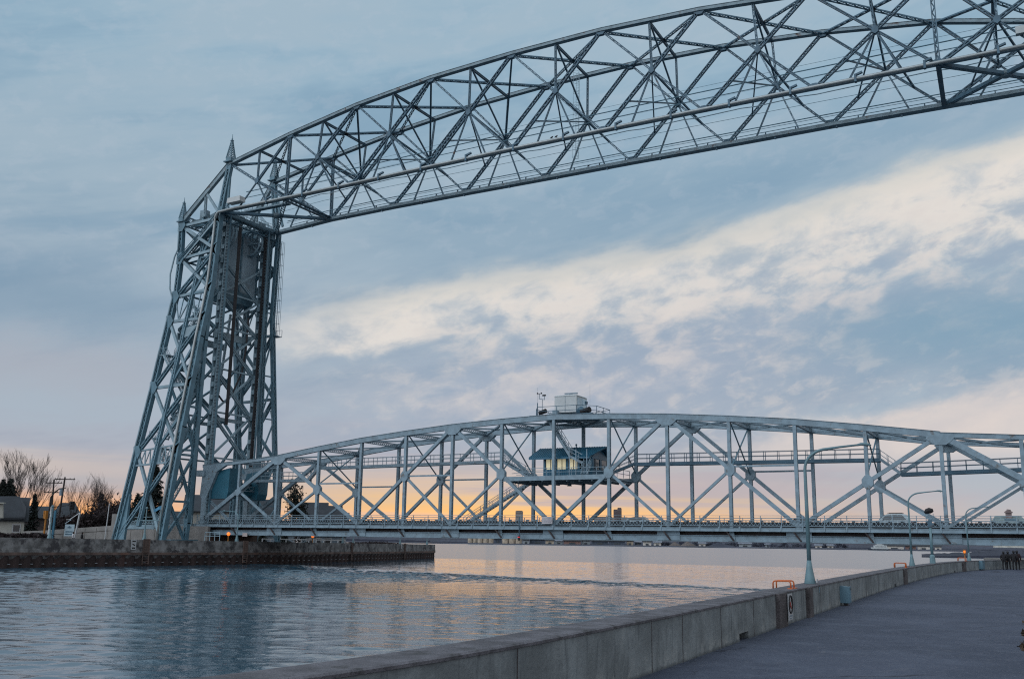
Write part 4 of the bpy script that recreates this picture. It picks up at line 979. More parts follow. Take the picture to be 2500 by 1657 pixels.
# gussets at the leg nodes
for za, zb in lv[:-1]:
    for LL, z in ((LA, za), (LB, zb)):
        p = PL(LL, z)
        part('leg_gusset', br, TOWER, lambda mb: mb.plate([p+V((-.5, -.42, .9)), p+V((.5, -.42, 1.0)), p+V((1.1 if LL is LA else -1.0, -.42, 0)), p+V((.5, -.42, -1.0)), p+V((-.5, -.42, -.9))], NY, .06))
part('leg_base', br, TOWER, lambda mb: (mb.plate([PL(LA, 4)+V((-.3, .1, 0)), PL(LA, 4)+V((.6, .1, 0)), PL(LA, -2.8)+V((1.7, .1, 0)), PL(LA, -2.8)+V((-.5, .1, 0))], NY, .4)))
part('leg_base', br, TOWER, lambda mb: mb.box(rel((1.4, -4.8, -2.75)), (1.6, 5.2, .7)))
for q in (LA, LB, LF, LG): part('pedestal', br, RETW, lambda mb: mb.box(PL(q, -3.0)+V((.2, 0, -.2)), (2.6, 2.2, .9)))
# top of the tower: chord back to the rear leg, spires, sheaves, machinery floor
def hip(k):
    y = (-2.1, 10.9)[k]; L_ = LA if k == 0 else LG
    a = PL(L_, 47.6); t = T_(k, 0)
    part('back_chord', br, CHORD, lambda mb: (mb.bar(t, a, .6, .55, NY), mb.bar(t+V((-.2, 0, .3)), a+V((-.2, 0, .3)), .04, .75, NY)))
    mid = (a+t)/2
    part('back_hanger', br, TOWERL, lambda mb: (mb.laced(mid, V((mid.x+.1, mid.y, a.z+.2)), .4, .3, NY, .1, .5), mb.bar(mid+V((.2, 0, -.1)), B_n(k, 0)+V((-.6, 0, .3)), .38, .3, NY)))
    part('tower_cap_post', br, TOWER, lambda mb: (mb.laced(t, B_n(k, 0), .95, .6, NY, .26, .5, .03, .08), mb.bar(t+V((.1, 0, -.6)), B_n(k, 0)+V((1.3, .1, 1.)), .34, .3, NY)))
    for base, h, r in ((t+V((0, 0, .2)), 4.4, .72), (a+V((0, 0, -.1)), 3.9, .62)):
        def _sp(mb):
            mb.box(base+V((0, 0, .1)), (r*2.2, r*2.2, .18)); mb.box(base+V((0, 0, .45)), (r*1.5, r*1.5, .6))
            for sx in (-1, 1):
                for sy in (-1, 1): mb.bar(base+V((sx*r*.72, sy*r*.72, .7)), base+V((sx*.08, sy*.08, h*.85)), .12, .12)
            for j in range(9):
                f0, f1 = j/9, (j+1)/9; w0, w1 = r*.72*(1-f0)+.08*f0, r*.72*(1-f1)+.08*f1; z0, z1 = .7+(h*.85-.7)*f0, .7+(h*.85-.7)*f1
                for sx, sy, ex, ey in ((-1, -1, 1, -1), (1, -1, 1, 1), (1, 1, -1, 1), (-1, 1, -1, -1)):
                    mb.bar(base+V((sx*w0, sy*w0, z0)), base+V((ex*w1, ey*w1, z1)), .06, .05); mb.bar(base+V((ex*w0, ey*w0, z0)), base+V((sx*w1, sy*w1, z1)), .06, .05)
            mb.box(base+V((0, 0, h*.85)), (.42, .42, .1)); mb.tube([base+V((0, 0, h*.85)), base+V((0, 0, h*.93)), base+V((0, 0, h*.94)), base+V((0, 0, h*1.1))], [.16, .12, .05, .03], 6)
        part('spire', br, TOWER, _sp)
hip(0); hip(1)
for z, m in ((48.2, TOWERL), (47.4, TOWER)):
    part('machinery_floor', br, m, lambda mb: ([mb.laced(rel((x, -1.8, z)), rel((x, 10.8, z)), .9, .35, (1, 0, 0), .14, .7, .03, .08) for x in (1.2, -2.6, -6.6)], [mb.bar(rel((-6.8, y, z)), rel((1.2, y, z)), .4, .25, NY) for y in (0, 3, 6, 9)]))
part('machinery_beam', br, TOWERL, lambda mb: (mb.bar(PL(LA, 47.7)+V((0, .3, .0)), rel((1.0, -1.4, 48.4)), .75, .4, NY), mb.bar(PL(LG, 47.7)+V((0, 0, .3)), rel((1.0, 10.6, 48.6)), .7, .4, NY)))
for y in (1.4, 7.4):
    def _wh(mb):
        c = rel((-.6, y, 45.6)); R_ = 2.0
        for s in (-.35, .35): mb.tube([c+V((R_*math.cos(q*PI/14), s, R_*math.sin(q*PI/14))) for q in range(29)], .16, 6)
        mb.cyl(c+V((0, -.5, 0)), c+V((0, .5, 0)), .35)
        for q in range(8): a = q*PI/4; mb.bar(c, c+V((R_*math.cos(a), 0, R_*math.sin(a))), .2, .3, NY)
    part('sheave', br, TOWERL, _wh)
for c_, d_ in (((-.2, 3.4, 48.5), (1.8, 1.4, 1.2)), ((.1, 8.2, 48.6), (1.2, 1.6, 1.6)), ((-4.6, .5, 48.8), (1.2, 1, 2.2))): part('machine_box', br, TOWERL, lambda mb: mb.box(rel(c_), d_))
part('access_walk', br, TOWERL, lambda mb: (walkrail(mb, rel((1.6, -1.5, 48.2)), rel((1.7, 10.2, 48.4)), .8, 1.0, .3), walkrail(mb, rel((1.4, 2.4, 49.5)), rel((11, 2.4, 49.6)), .8, 1.0, .2)))
def _lc(mb):
    a, c = PL(LF, 47)+V((.1, .4, 0)), PL(LF, 31)+V((.1, .35, 0))
    for s in (-.22, .22): mb.bar(a+V((s, 0, 0)), c+V((s, 0, 0)), .05, .05)
    for s in (-.35, 0, .35): mb.bar(a+V((s, .75, 0)), c+V((s, .75, 0)), .04, .04)
    for j in range(40): p = a.lerp(c, j/39); mb.bar(p+V((-.22, 0, 0)), p+V((.22, 0, 0)), .035, .035)
    for j in range(9): p = a.lerp(c, j/8); mb.tube([p+V((-.3, 0, 0)), p+V((-.38, .4, 0)), p+V((-.2, .75, 0)), p+V((.2, .75, 0)), p+V((.38, .4, 0)), p+V((.3, 0, 0))], .03, 4)
    mb.box(c+V((0, .3, -.2)), (1.3, 1.6, .08)); 
    for s in (-.6, .6): mb.bar(c+V((s, 1.1, -.2)), c+V((s, 1.1, 1.0)), .05, .05)
    mb.bar(c+V((-.6, 1.1, 1.0)), c+V((.6, 1.1, 1.0)), .05, .05)
part('caged_ladder', br, TOWER, _lc)
# right hand tower stands outside the frame: legs only, so the truss is carried there too
for y in (-2.2, 10.8):
    for x in (119.2, 126.8):
        sgn = -1 if y < 0 else 1
        part('tower_leg', br, TOWER, lambda mb: (mb.laced(rel((x, y, 49.5 if x < 122 else 47)), rel((x, y, 36)), .9, .8, NY, .28, .7, .03, .09), mb.laced(rel((x, y, 36)), rel((x, y+sgn*5.6, -3.5)), .9, .8, NY, .28, .7, .03, .09)))

# counterweight and its ropes hang in the tower
cw = thing('counterweight', 'huge grey concrete counterweight hanging between the columns near the tower top', 'counterweight', rel((-2.6, 4.5, 36)))
part('block', cw, mat('counterweight_concrete', (.25, .34, .40), .85, 0, .12, .3, ((.17, .20, .22, 1), .22, .5, .7)), lambda mb: mb.box(rel((-2.5, 5.6, 41.8)), (3.0, 8.0, 10.4)))
part('steel_cradle', cw, TOWER, lambda mb: (mb.plate([rel((-2.5, 1.7, 36.5)), rel((-2.5, 9.5, 36.5)), rel((-2.5, 8.7, 35.2)), rel((-2.5, 2.8, 35.2))], (1, 0, 0), 2.9), mb.box(rel((-.9, 5.6, 36.7)), (.3, 8.2, .7)), [mb.bar(rel((-.9, y, 36.6)), rel((-.9, y, 46.9)), .25, .2, (1, 0, 0)) for y in (1.8, 5.6, 9.4)]))
def _rp(y0, y1, z0, z1, x):
    return lambda mb: [mb.bar(rel((x, y0+q*.13, z0)), rel((x+.1, y1+q*.13, z1)), .10, .12, (1, 0, 0)) for q in range(5)]
for y, z1, x, lab in ((2.35, 15.0, 1.3, 'bundle of dark lifting ropes hanging left of centre in the tower'), (8.45, 9.0, 1.25, 'bundle of dark lifting ropes hanging beside the far guide column')):
    tag(obj('lifting_rope', (lambda mb: (_rp(y, y-.1, 47.3, z1, x)(mb), mb)[1])(MB()), DARK, None, rel((x, y, z1))), lab, 'rope', 'rope bundles in the tower')
tag(obj('hanging_hose', (lambda mb: (mb.tube([rel((.2, 7.0, 33)), rel((.2, 6.9, 28)), rel((.2, 6.4, 24)), rel((.2, 5.0, 21.0)), rel((.2, 3.5, 18.6)), rel((.2, 2.6, 18.8)), rel((.2, 1.6, 19.6))], .16, 6), mb)[1])(MB()), DARK, None, rel((.2, 6, 20))), 'corrugated dark hose looping behind the ropes inside the tower', 'hose')
tag(obj('balance_chain', (lambda mb: ([mb.ball(rel((-3.0, 6.2-j*.04, 33.5-j*.36)), .26, 6) for j in range(40)], mb)[1])(MB()), TOWERL, None, rel((-3, 6, 20))), 'knobbly balance chain hanging below the counterweight', 'chain')

# ================================================================== NEAR BANK FURNITURE
def on_wall(px, py, d=.29): 
    s = s_of(px, py, WZ, d); p, t = wallpt(s, d); return V((p.x, p.y, WZ)), t
def zat(p, px_y):                                 # height of the point over p that a sight line at this image height meets
    lo, hi = -5., 60.
    for _ in range(50):
        mid = (lo+hi)/2; q = V((p.x, p.y, mid))-CAM; y = 828.5-FPX*q.dot(UP)/q.dot(FWD)
        if y > px_y: lo = mid
        else: hi = mid
    return lo
# mast arm lamp posts on the wall
def lamp_post(px, py, top_y, arm_px, arm_py, label, k):
    p, t = on_wall(px, py); H = zat(p, top_y)-WZ; n = V((t.y, -t.x, 0))
    th = thing('lamp_post', label, 'street lamp', p, 'mast arm lamp posts along the canal')
    s = 1.0
    part('base_cone', th, POLE, lambda mb: mb.tube([p+V((0, 0, z)) for z in (0, .02, .25, .48, .70)], [.172, .176, .135, .095, .066], 12), True)
    e = uy(arm_px, arm_py, p.y) if False else None
    L = 1.62*s; r = .62*s
    up = [p+V((0, 0, .69*s)), p+V((0, 0, H*.6)), p+V((0, 0, H-r))]
    bend = [p+n*(r*1.15*(1-math.cos(a)))+V((0, 0, H-r+r*math.sin(a))) for a in (k*PI/16 for k in range(1, 8))]
    arm = [p+n*(r*1.15+.35*s)+V((0, 0, H+.05*s)), p+n*(L*1.0)+V((0, 0, H+.10*s))]
    part('pole', th, POLE, lambda mb: mb.tube(up+bend+arm, [.066, .056, .050]+[.046]*7+[.036, .030], 9), True)
    lh = part('lamp_head', th, POLE, lambda mb: mb.tube([p+n*(L-.05)+V((0, 0, H+.09*s)), p+n*(L+.08*s)+V((0, 0, H+.12*s)), p+n*(L+.24*s)+V((0, 0, H+.11*s)), p+n*(L+.38*s)+V((0, 0, H+.08*s))], [.03, .045, .055, .015], 8), True)
    part('lens', lh, GLASS, lambda mb: mb.ball(p+n*(L+.26*s)+V((0, 0, H+.06*s)), .04, 8, .6))
    return th, p, t, n, s
th, p, t, n, s = lamp_post(1978, 1424, 1097, 0, 0, 'tallest near pale green lamp post whose curved arm crosses the lift span', 0)
part('sticker', th, TRIM, lambda mb: mb.box(p-t*.0+n*(.22*s)+V((0, -.06, .10)), (.03, .10, .10)))
lamp_post(2227, 1382, 1203, 0, 0, 'middle pale green lamp post just left of the floodlight pole', 1)
lamp_post(2366, 1363, 1240, 0, 0, 'farthest pale green lamp post beside the lit amber lantern', 2)
# floodlight pole
p, t = on_wall(2277, 1372); H = zat(p, 1285)-WZ; n = V((t.y, -t.x, 0)); top = zat(p, 1240)-WZ
fl = thing('floodlight_pole', 'pale green pole topped by a dark swivelling floodlight', 'floodlight', p)
part('base', fl, POLE, lambda mb: mb.tube([p, p+V((0, 0, .50)), p+V((0, 0, .60))], [.20, .18, .115], 8))
part('pole', fl, POLE, lambda mb: mb.tube([p+V((0, 0, .58)), p+V((0, 0, H))], [.105, .085], 10), True)
part('ballast_box', fl, SPAN, lambda mb: mb.box(p+V((0, 0, H+.22)), (.26, .26, .5)))
part('yoke', fl, TOWERL, lambda mb: (mb.tube([p+V((0, 0, H+.45)), p-n*.22+V((0, 0, H+.62)), p-n*.25+V((0, 0, H+.95))], .03, 6), mb.tube([p+V((0, 0, H+.45)), p+n*.22+V((0, 0, H+.62)), p+n*.25+V((0, 0, H+.95))], .02, 6), mb.tube([p+n*.3+V((0, 0, H+.9)), p+n*.28+V((0, 0, H+.55)), p+n*.12+V((0, 0, H+.3))], .012, 5)))
part('lamp_housing', fl, BLACK, lambda mb: mb.tube([p-n*.24+V((0, -.1, H+.98)), p-n*.17+V((0, 0, H+1.08)), p+V((0, .05, H+1.14)), p+n*.16+V((0, .1, H+1.10)), p+n*.22+V((0, .1, H+1.02))], [.10, .18, .21, .19, .09], 10), True)
# orange mooring/ladder grab rails on top of the wall
def grab(px, py, sc, label):
    p, t = on_wall(px, py, .33)
    n = V((-t.y, t.x, 0)); g = thing('grab_rail', label, 'grab rail', p, 'safety ladder grab rails')
    for q in (-.22, .22):
        c = p+t*q; a, e = c+n*(.25*sc), c-n*(.22*sc); h = .20*sc
        part('rail', g, ORANGE, lambda mb: mb.tube([a, a+V((0, 0, h-.06)), a-n*.02+V((0, 0, h-.015)), a-n*.06+V((0, 0, h)), e+n*.06+V((0, 0, h)), e+n*.02+V((0, 0, h-.015)), e+V((0, 0, h-.06)), e], .020*sc, 8), True)
        part('foot_plate', g, ORANGE, lambda mb: mb.box(e+V((0, 0, .012)), (.13, .26, .024)))
grab(1914, 1438, 1.0, 'nearest bright orange double grab rail on the wall above the no diving sign')
grab(2199, 1387, 1.25, 'second orange grab rail at the foot of the middle lamp post')
grab(2349, 1366, 1.3, 'farthest small grab rail left of the amber lantern')
# lit amber lantern
p, t = on_wall(2356, 1366)
al = thing('marker_lantern', 'lit amber marker lantern on a short post on the near parapet', 'lantern', p)
part('post', al, YELLOW, lambda mb: mb.bar(p, p+V((0, 0, .62)), .07, .07))
lg = part('housing', al, YELLOW, lambda mb: (mb.box(p+V((0, 0, .92)), (.24, .24, .06)), mb.box(p+V((0, 0, .62)), (.24, .24, .06)), [mb.bar(p+V((x, y, .62)), p+V((x, y, .92)), .03, .03) for x in (-.1, .1) for y in (-.1, .1)]))
part('bulb', lg, AMBER, lambda mb: mb.ball(p+V((0, 0, .77)), .09, 8, 1.2))
# no diving sign on the first pilaster
s0, _ = PIL[0]; p, t = wallpt(s0+.48, -.14); n = V((t.y, -t.x, 0)); c = V((p.x, p.y, GZ+.46))
sg = thing('warning_sign', 'white upright warning sign with a black ring pictogram on the wall pilaster', 'sign', c)
def plate_on(c, w, h, d=.0, th=.01): return lambda mb: mb.plate([c+n*d-t*(w/2)+V((0, 0, -h/2)), c+n*d+t*(w/2)+V((0, 0, -h/2)), c+n*d+t*(w/2)+V((0, 0, h/2)), c+n*d-t*(w/2)+V((0, 0, h/2))], n, th)
part('panel', sg, TRIM, plate_on(c, .50, .64))
def _ring(mb):
    R_ = .21; mb.tube([c+n*.012+t*(R_*math.cos(a)*.95)+V((0, 0, R_*math.sin(a)+.06)) for a in (k*PI/14 for k in range(29))], .022, 5)
    mb.bar(c+n*.014-t*.12+V((0, 0, -.07)), c+n*.014+t*.12+V((0, 0, .19)), .03, .01, n)
part('ring', sg, BLACK, _ring)
part('pictogram', sg, mat('sign_red', (.25, .03, .02), .6), lambda mb: (mb.bar(c+n*.012-t*.11+V((0, 0, .03)), c+n*.012+t*.05+V((0, 0, .10)), .06, .008, n), mb.bar(c+n*.012+t*.02+V((0, 0, .10)), c+n*.012+t*.09+V((0, 0, -.05)), .035, .008, n)))
part('small_print', sg, BLUESID, lambda mb: (mb.bar(c+n*.01-t*.18+V((0, 0, -.22)), c+n*.01+t*.18+V((0, 0, -.22)), .035, .006, n), mb.bar(c+n*.01-t*.15+V((0, 0, -.28)), c+n*.01+t*.15+V((0, 0, -.28)), .03, .006, n)))
# electrical cabinets on the inner face
def cabinet(px, pyt, pyb, w, label):
    s = s_of(px, pyb, GZ); p, t = wallpt(s, -.16); n = V((t.y, -t.x, 0)); zb, z1 = GZ+.10, min(WZ-.02, zat(p, pyt)); c = V((p.x, p.y, (zb+z1)/2))
    cb = thing('electrical_cabinet', label, 'cabinet', V((p.x, p.y, zb)), 'cabinets on the parapet')
    def _b(mb):
        a, e = c-t*(w/2), c+t*(w/2); h = (z1-zb)/2
        mb.plate([a+n*.15+V((0, 0, -h)), e+n*.15+V((0, 0, -h)), e+n*.15+V((0, 0, h)), a+n*.15+V((0, 0, h))], n, .02)
        mb.plate([a-n*.16+V((0, 0, -h)), a+n*.14+V((0, 0, -h)), a+n*.14+V((0, 0, h-.03)), a-n*.16+V((0, 0, h))], t, .02)
        mb.plate([e-n*.16+V((0, 0, -h)), e+n*.14+V((0, 0, -h)), e+n*.14+V((0, 0, h-.03)), e-n*.16+V((0, 0, h))], t, .02)
        mb.plate([a-n*.16+V((0, 0, h)), e-n*.16+V((0, 0, h)), e+n*.17+V((0, 0, h-.03)), a+n*.17+V((0, 0, h-.03))], V((0, 0, 1)), .02)
        mb.plate([a-n*.16+V((0, 0, -h)), e-n*.16+V((0, 0, -h)), e+n*.14+V((0, 0, -h)), a+n*.14+V((0, 0, -h))], V((0, 0, 1)), .02)
    part('cabinet_body', cb, BOXB, _b)
    part('door', cb, BOXB, lambda mb: mb.plate([c+n*.165-t*(w*.42)+V((0, 0, -(z1-zb)*.44)), c+n*.165+t*(w*.42)+V((0, 0, -(z1-zb)*.44)), c+n*.165+t*(w*.42)+V((0, 0, (z1-zb)*.40)), c+n*.165-t*(w*.42)+V((0, 0, (z1-zb)*.40))], n, .015))
    part('name_plate', cb, BLACK, lambda mb: mb.bar(c+n*.178-t*.02+V((0, 0, (z1-zb)*.33)), c+n*.178+t*.12+V((0, 0, (z1-zb)*.33)), .05, .006, n))
    part('foot', cb, BLACK, lambda mb: mb.bar(c-t*(w*.35)+V((0, 0, -(z1-zb)/2-.06)), c+t*(w*.35)+V((0, 0, -(z1-zb)/2-.06)), .12, .12, n))
cabinet(2054, 1430, 1475, .30, 'near blue grey electrical cabinet fixed low on the grey parapet')
cabinet(2393, 1368, 1388, .8, 'distant blue cabinet on the parapet beyond the amber lantern')
p, t = wallpt(s_of(2000, 1430, WZ), -.01); n = V((t.y, -t.x, 0)); c = V((p.x, p.y, WZ-.16))
tag(obj('number_plate', (lambda mb: (plate_on(c, .14, .18)(mb), mb)[1])(MB()), BOXB, None, c), 'little pale metal plate on the parapet right of the nearest lamp post', 'plate')

# ================================================================== PEOPLE
def person(name_pos, h, yaw, label, jacket, parts='full', group=None, lean=0.0, arms=.10):
    """one continuous skinned body; hair and jacket are children"""
    x, y, z = name_pos; k = h/1.75
    th = thing('person', label, 'person', name_pos, group)
    R_ = Matrix.Rotation(yaw, 3, 'Z')
    def w(q): return R_ @ V(q)*k
    J = {'pel': ((0, 0, .93), .135), 'wai': ((0, .01, 1.10), .13), 'che': ((0, 0, 1.30), .155), 'nec': ((0, 0, 1.47), .06), 'hea': ((0, .02, 1.60), .095), 'top': ((0, .02, 1.70), .075)}
    E_ = [('pel', 'wai'), ('wai', 'che'), ('che', 'nec'), ('nec', 'hea'), ('hea', 'top')]
    for s, nm in ((-1, 'l'), (1, 'r')):
        J['hip'+nm] = ((s*.10, 0, .88), .105); J['kne'+nm] = ((s*.11, .03+s*.05, .48), .07); J['ank'+nm] = ((s*.11, -.02+s*.08, .08), .05); J['toe'+nm] = ((s*.12, .14+s*.08, .04), .04)
        J['sho'+nm] = ((s*.19, 0, 1.40), .075); J['elb'+nm] = ((s*(.25+arms*.3), -.02, 1.13), .055); J['wri'+nm] = ((s*(.22+arms*.2), .12, .92), .04); J['han'+nm] = ((s*(.20+arms*.2), .17, .86), .035)
        E_ += [('pel', 'hip'+nm), ('hip'+nm, 'kne'+nm), ('kne'+nm, 'ank'+nm), ('ank'+nm, 'toe'+nm), ('che', 'sho'+nm), ('sho'+nm, 'elb'+nm), ('elb'+nm, 'wri'+nm), ('wri'+nm, 'han'+nm)]
    def skin(nm, keys, edges, m, grow=1.0, extra=0.0):
        me = bpy.data.meshes.new(nm); bm = bmesh.new(); ly = bm.verts.layers.skin.verify(); vs = {}
        for kk in keys:
            q, r = J[kk]; vv = bm.verts.new(w(q)); vs[kk] = vv; vv[ly].radius = ((r*grow+extra)*k,)*2; vv[ly].use_root = kk in ('pel', 'wai') and kk == keys[0]
        for a, c in edges: bm.edges.new((vs[a], vs[c]))
        bm.to_mesh(me); bm.free(); me.materials.append(m)
        o = bpy.data.objects.new(nm, me); COL.objects.link(o); o.parent = th
        sk = o.modifiers.new('skin', 'SKIN'); sk.use_smooth_shade = True; sb = o.modifiers.new('sub', 'SUBSURF'); sb.levels = sb.render_levels = 2
        ORG[o.name] = ORG[th.name]; return o
    body = skin('body', list(J), E_, CLOTH if jacket is not CLOTHW else BLACK)
    jk = ['wai', 'pel', 'che', 'shol', 'shor', 'elbl', 'elbr', 'wril', 'wrir']
    skin('jacket', jk, [('pel', 'wai'), ('wai', 'che'), ('che', 'shol'), ('che', 'shor'), ('shol', 'elbl'), ('shor', 'elbr'), ('elbl', 'wril'), ('elbr', 'wrir')], jacket, 1.08, .02)
    hm = MB(); c = V(name_pos)+w((0, -.01, 1.64)); hm.ball(c, .115*k, 10, 1.15); obj('hair', hm, BLACK, th, None, True)
    for s in (-1, 1):
        mb = MB(); c = V(name_pos)+w((s*.21, .19, .83))
        for f in range(4): mb.tube([c+w(((f-1.5)*.02, 0, 0)), c+w(((f-1.5)*.021, .02, -.04)), c+w(((f-1.5)*.02, .045, -.065+.006*abs(f-1.5)))], [.010*k, .009*k, .007*k], 5)
        mb.tube([c+w((-s*.035, -.01, .02)), c+w((-s*.05, .02, -.01)), c+w((-s*.045, .04, -.03))], [.011*k, .010*k, .008*k], 5)
        mb.ball(c+w((0, -.005, .015)), .042*k, 6, 1.1)
        obj('hand', mb, SKIN, th, None, True)
    mb = MB(); c = V(name_pos)+w((0, .10, 1.59))
    mb.ball(c, .055*k, 8, 1.2); mb.bar(c+w((0, .045, .02)), c+w((0, .07, -.015)), .025, .03)
    f = obj('face', mb, SKIN, th, None, True)
    return th
GRP = 'group of walkers by the parapet'
for px, h, label, jk, yw in ((2453, 1.66, 'person in dark jacket walking at the left end of the group by the parapet', CLOTH, -.5),
                             (2463.5, 1.68, 'slim person in black walking second from the left in the dark group', CLOTH, -.45),
                             (2478, 1.74, 'tall person in dark clothes walking third in the group by the parapet', CLOTH, -.5),
                             (2486, 1.76, 'person in dark maroon check jacket at the right end of the walking group', CLOTHM, -.48)):
    q = uz(px, 1391 if px > 2470 else 1390, GZ)
    person((q.x, q.y, GZ), h, yw+.3, label, jk, group=GRP)
for px, label, jk in ((178, 'person with dark hair and pale jacket walking behind the far quay wall', CLOTHW), (200, 'person in dark clothes walking ahead of the pale jacketed walker on the far quay', CLOTH)):
    q = ud(px, 1313, 141); person((q.x, q.y, 2.45), 1.74, -.9, label, jk, group='walkers on the far quay')

# ================================================================== CARS
def car(at, yaw, L, H, paint, label, suv=True):
    """side profile lofted over five widths, glass, wheels and lamps as parts"""
    th = thing('car', label, 'car', at); R_ = Matrix.Rotation(yaw, 3, 'Z'); o = V(at)
    def w(x, y, z): return o+R_ @ V((x*L/4.6, y, z*H/1.68))
    low = [(-2.25, .32), (-2.28, .62), (-2.2, .82), (-1.1, .98), (1.9, 1.0), (2.2, .95), (2.28, .62), (2.22, .34)]
    cab = [(-1.05, .98), (-.35, 1.52), (-.05, 1.63), (1.35, 1.66), (1.72, 1.58), (2.08, 1.02)] if suv else [(-.9, .98), (-.2, 1.36), (.2, 1.44), (1.0, 1.42), (1.75, 1.05), (1.9, 1.0)]
    def _body(mb):
        mb.quadstrip([[w(x*(.985 if abs(y) > .85 else 1), y, z) for x, z in low] for y in (-.91, -.80, 0, .80, .91)])
        mb.quadstrip([[w(x, y, z) for x, z in cab] for y in (-.80+.12, -.62, 0, .62, .68)])
    part('body', th, paint, _body, False)
    for s in (-1, 1):
            y = s*.735
            part('side_window', th, GLASS, lambda mb: mb.plate([w(-.80, y, 1.02), w(-.28, y*.955, 1.48), w(.30, y*.955, 1.53), w(.30, y, 1.02)], (R_ @ V((0, s, 0))), .03))
            part('side_window', th, GLASS, lambda mb: mb.plate([w(.38, y, 1.02), w(.38, y*.955, 1.53), w(1.35, y*.955, 1.52 if suv else 1.36), w(1.75 if suv else 1.3, y, 1.06)], (R_ @ V((0, s, 0))), .03))
    part('windscreen', th, GLASS, lambda mb: (mb.plate([w(-.98, -.6, 1.07), w(-.98, .6, 1.07), w(-.40, .55, 1.54), w(-.40, -.55, 1.54)], w(-.5, 0, .6)-o, .03)))
    for x in (-1.42, 1.42):
        for y in (-.84, .84):
            wl = part('wheel', th, TYRE, lambda mb: mb.cyl(w(x, y-.11, .34), w(x, y+.11, .34), .34, .34, 16))
            part('rim', wl, STEEL, lambda mb: mb.cyl(w(x, y-.12, .34), w(x, y+.12, .34), .21, .21, 10))
    for y in (-.65, .65):
        part('headlight', th, TRIM, lambda mb: mb.box(w(-2.24, y, .74), (.16, .3, .16)))
        part('tail_light', th, mat('tail_red', (.22, .02, .02), .3), lambda mb: mb.box(w(2.22, y, .86), (.14, .3, .16)))
        if suv: part('roof_rail', th, BLACK, lambda mb: mb.bar(w(-.1, y*.9, 1.72), w(1.4, y*.9, 1.72), .05, .05))
    for y in (-.98, .98): part('wing_mirror', th, paint, lambda mb: mb.box(w(-.62, y, 1.05), (.14, .2, .14)))
q = uy(2160, 1270, 3.0)
car(rel((q.x+.5, 2.9, -.22)), 0.0, 4.6, 1.75, CARW, 'silver estate car with black roof rails crossing the right part of the bridge')
q = uy(1565, 1272, 3.0)
car(rel((q.x, 2.9, -.22)), PI, 4.5, 1.5, CARW, 'pale saloon car passing behind the railing below the control house', False)
q = uy(1950, 1270, 6.2)
car(rel((q.x, 6.3, -.22)), 0.0, 4.3, 1.4, CARD, 'dark low car behind the big truss gusset left of the tall lamp post', False)

# ================================================================== FAR BANK: approach, houses, trees
GB = 2.45
aw = thing('retaining_wall', 'long pale block retaining wall carrying the approach road to the tower', 'wall', (-20, -1, GB))
A0, A1 = uy(112, 1294, -1), uy(283, 1282, -1)
def _rw(mb):
    mb.plate([(A0.x-8, -1, GB-.2), (3, -1, GB-.2), (3, -1, 5.3), (A1.x, -1, A1.z), (A0.x, -1, A0.z), (A0.x-8, -1, A0.z-.3)], NY, .5)
part('wall_body', aw, RETW, _rw)
part('panel_joint', aw, GROUND, lambda mb: ([mb.bar((A0.x+2+k*2.6, -1.26, GB), (A0.x+2+k*2.6, -1.26, A0.z+(A1.z-A0.z)*min(1, (2+k*2.6)/(A1.x-A0.x))-.25), .06, .02) for k in range(12)], mb.bar((A0.x, -1.27, A0.z-.75), (A1.x, -1.27, A1.z-.75), .07, .02)))
part('end_pylon', aw, RETW, lambda mb: mb.box(uy(284, 1278, -1)+V((0, 0, -.8)), (1.1, 1.0, 4.6)))
part('approach_deck', aw, UNDER, lambda mb: (mb.box(((A1.x-1)/2, 4.6, 4.95), (abs(A1.x)+1.5, 10.5, .5)), mb.box((-12, 4.6, 3.6), (.6, 9, 2.6)), mb.box((-2, 4.6, 3.6), (2.5, 9.6, 2.6))))
part('abutment', aw, QUAYR, lambda mb: mb.box((1.2, 4.6, 3.4), (2.2, 11, 2.2)))
def _ar(mb):
    a, c = V((A1.x+2, -1.35, 5.35)), V((-.6, -1.0, 5.7))
    mb.plate([a+V((0, 0, -.6)), c+V((0, 0, -.8)), c+V((0, 0, 0)), a], NY, .15)
    for z in (.15, .62, 1.15): mb.bar(a+V((0, 0, z)), c+V((0, 0, z)), .07, .06)
    k = 44
    for i in range(k):
        p, q = a.lerp(c, i/k), a.lerp(c, (i+1)/k); mb.bar(p+V((0, 0, .15)), q+V((0, 0, .62)), .05, .02); mb.bar(q+V((0, 0, .15)), p+V((0, 0, .62)), .05, .02)
    for i in range(10): p = a.lerp(c, i/9); mb.bar(p, p+V((0, 0, 1.15)), .1, .1)
part('railing', aw, TOWERL, _ar)

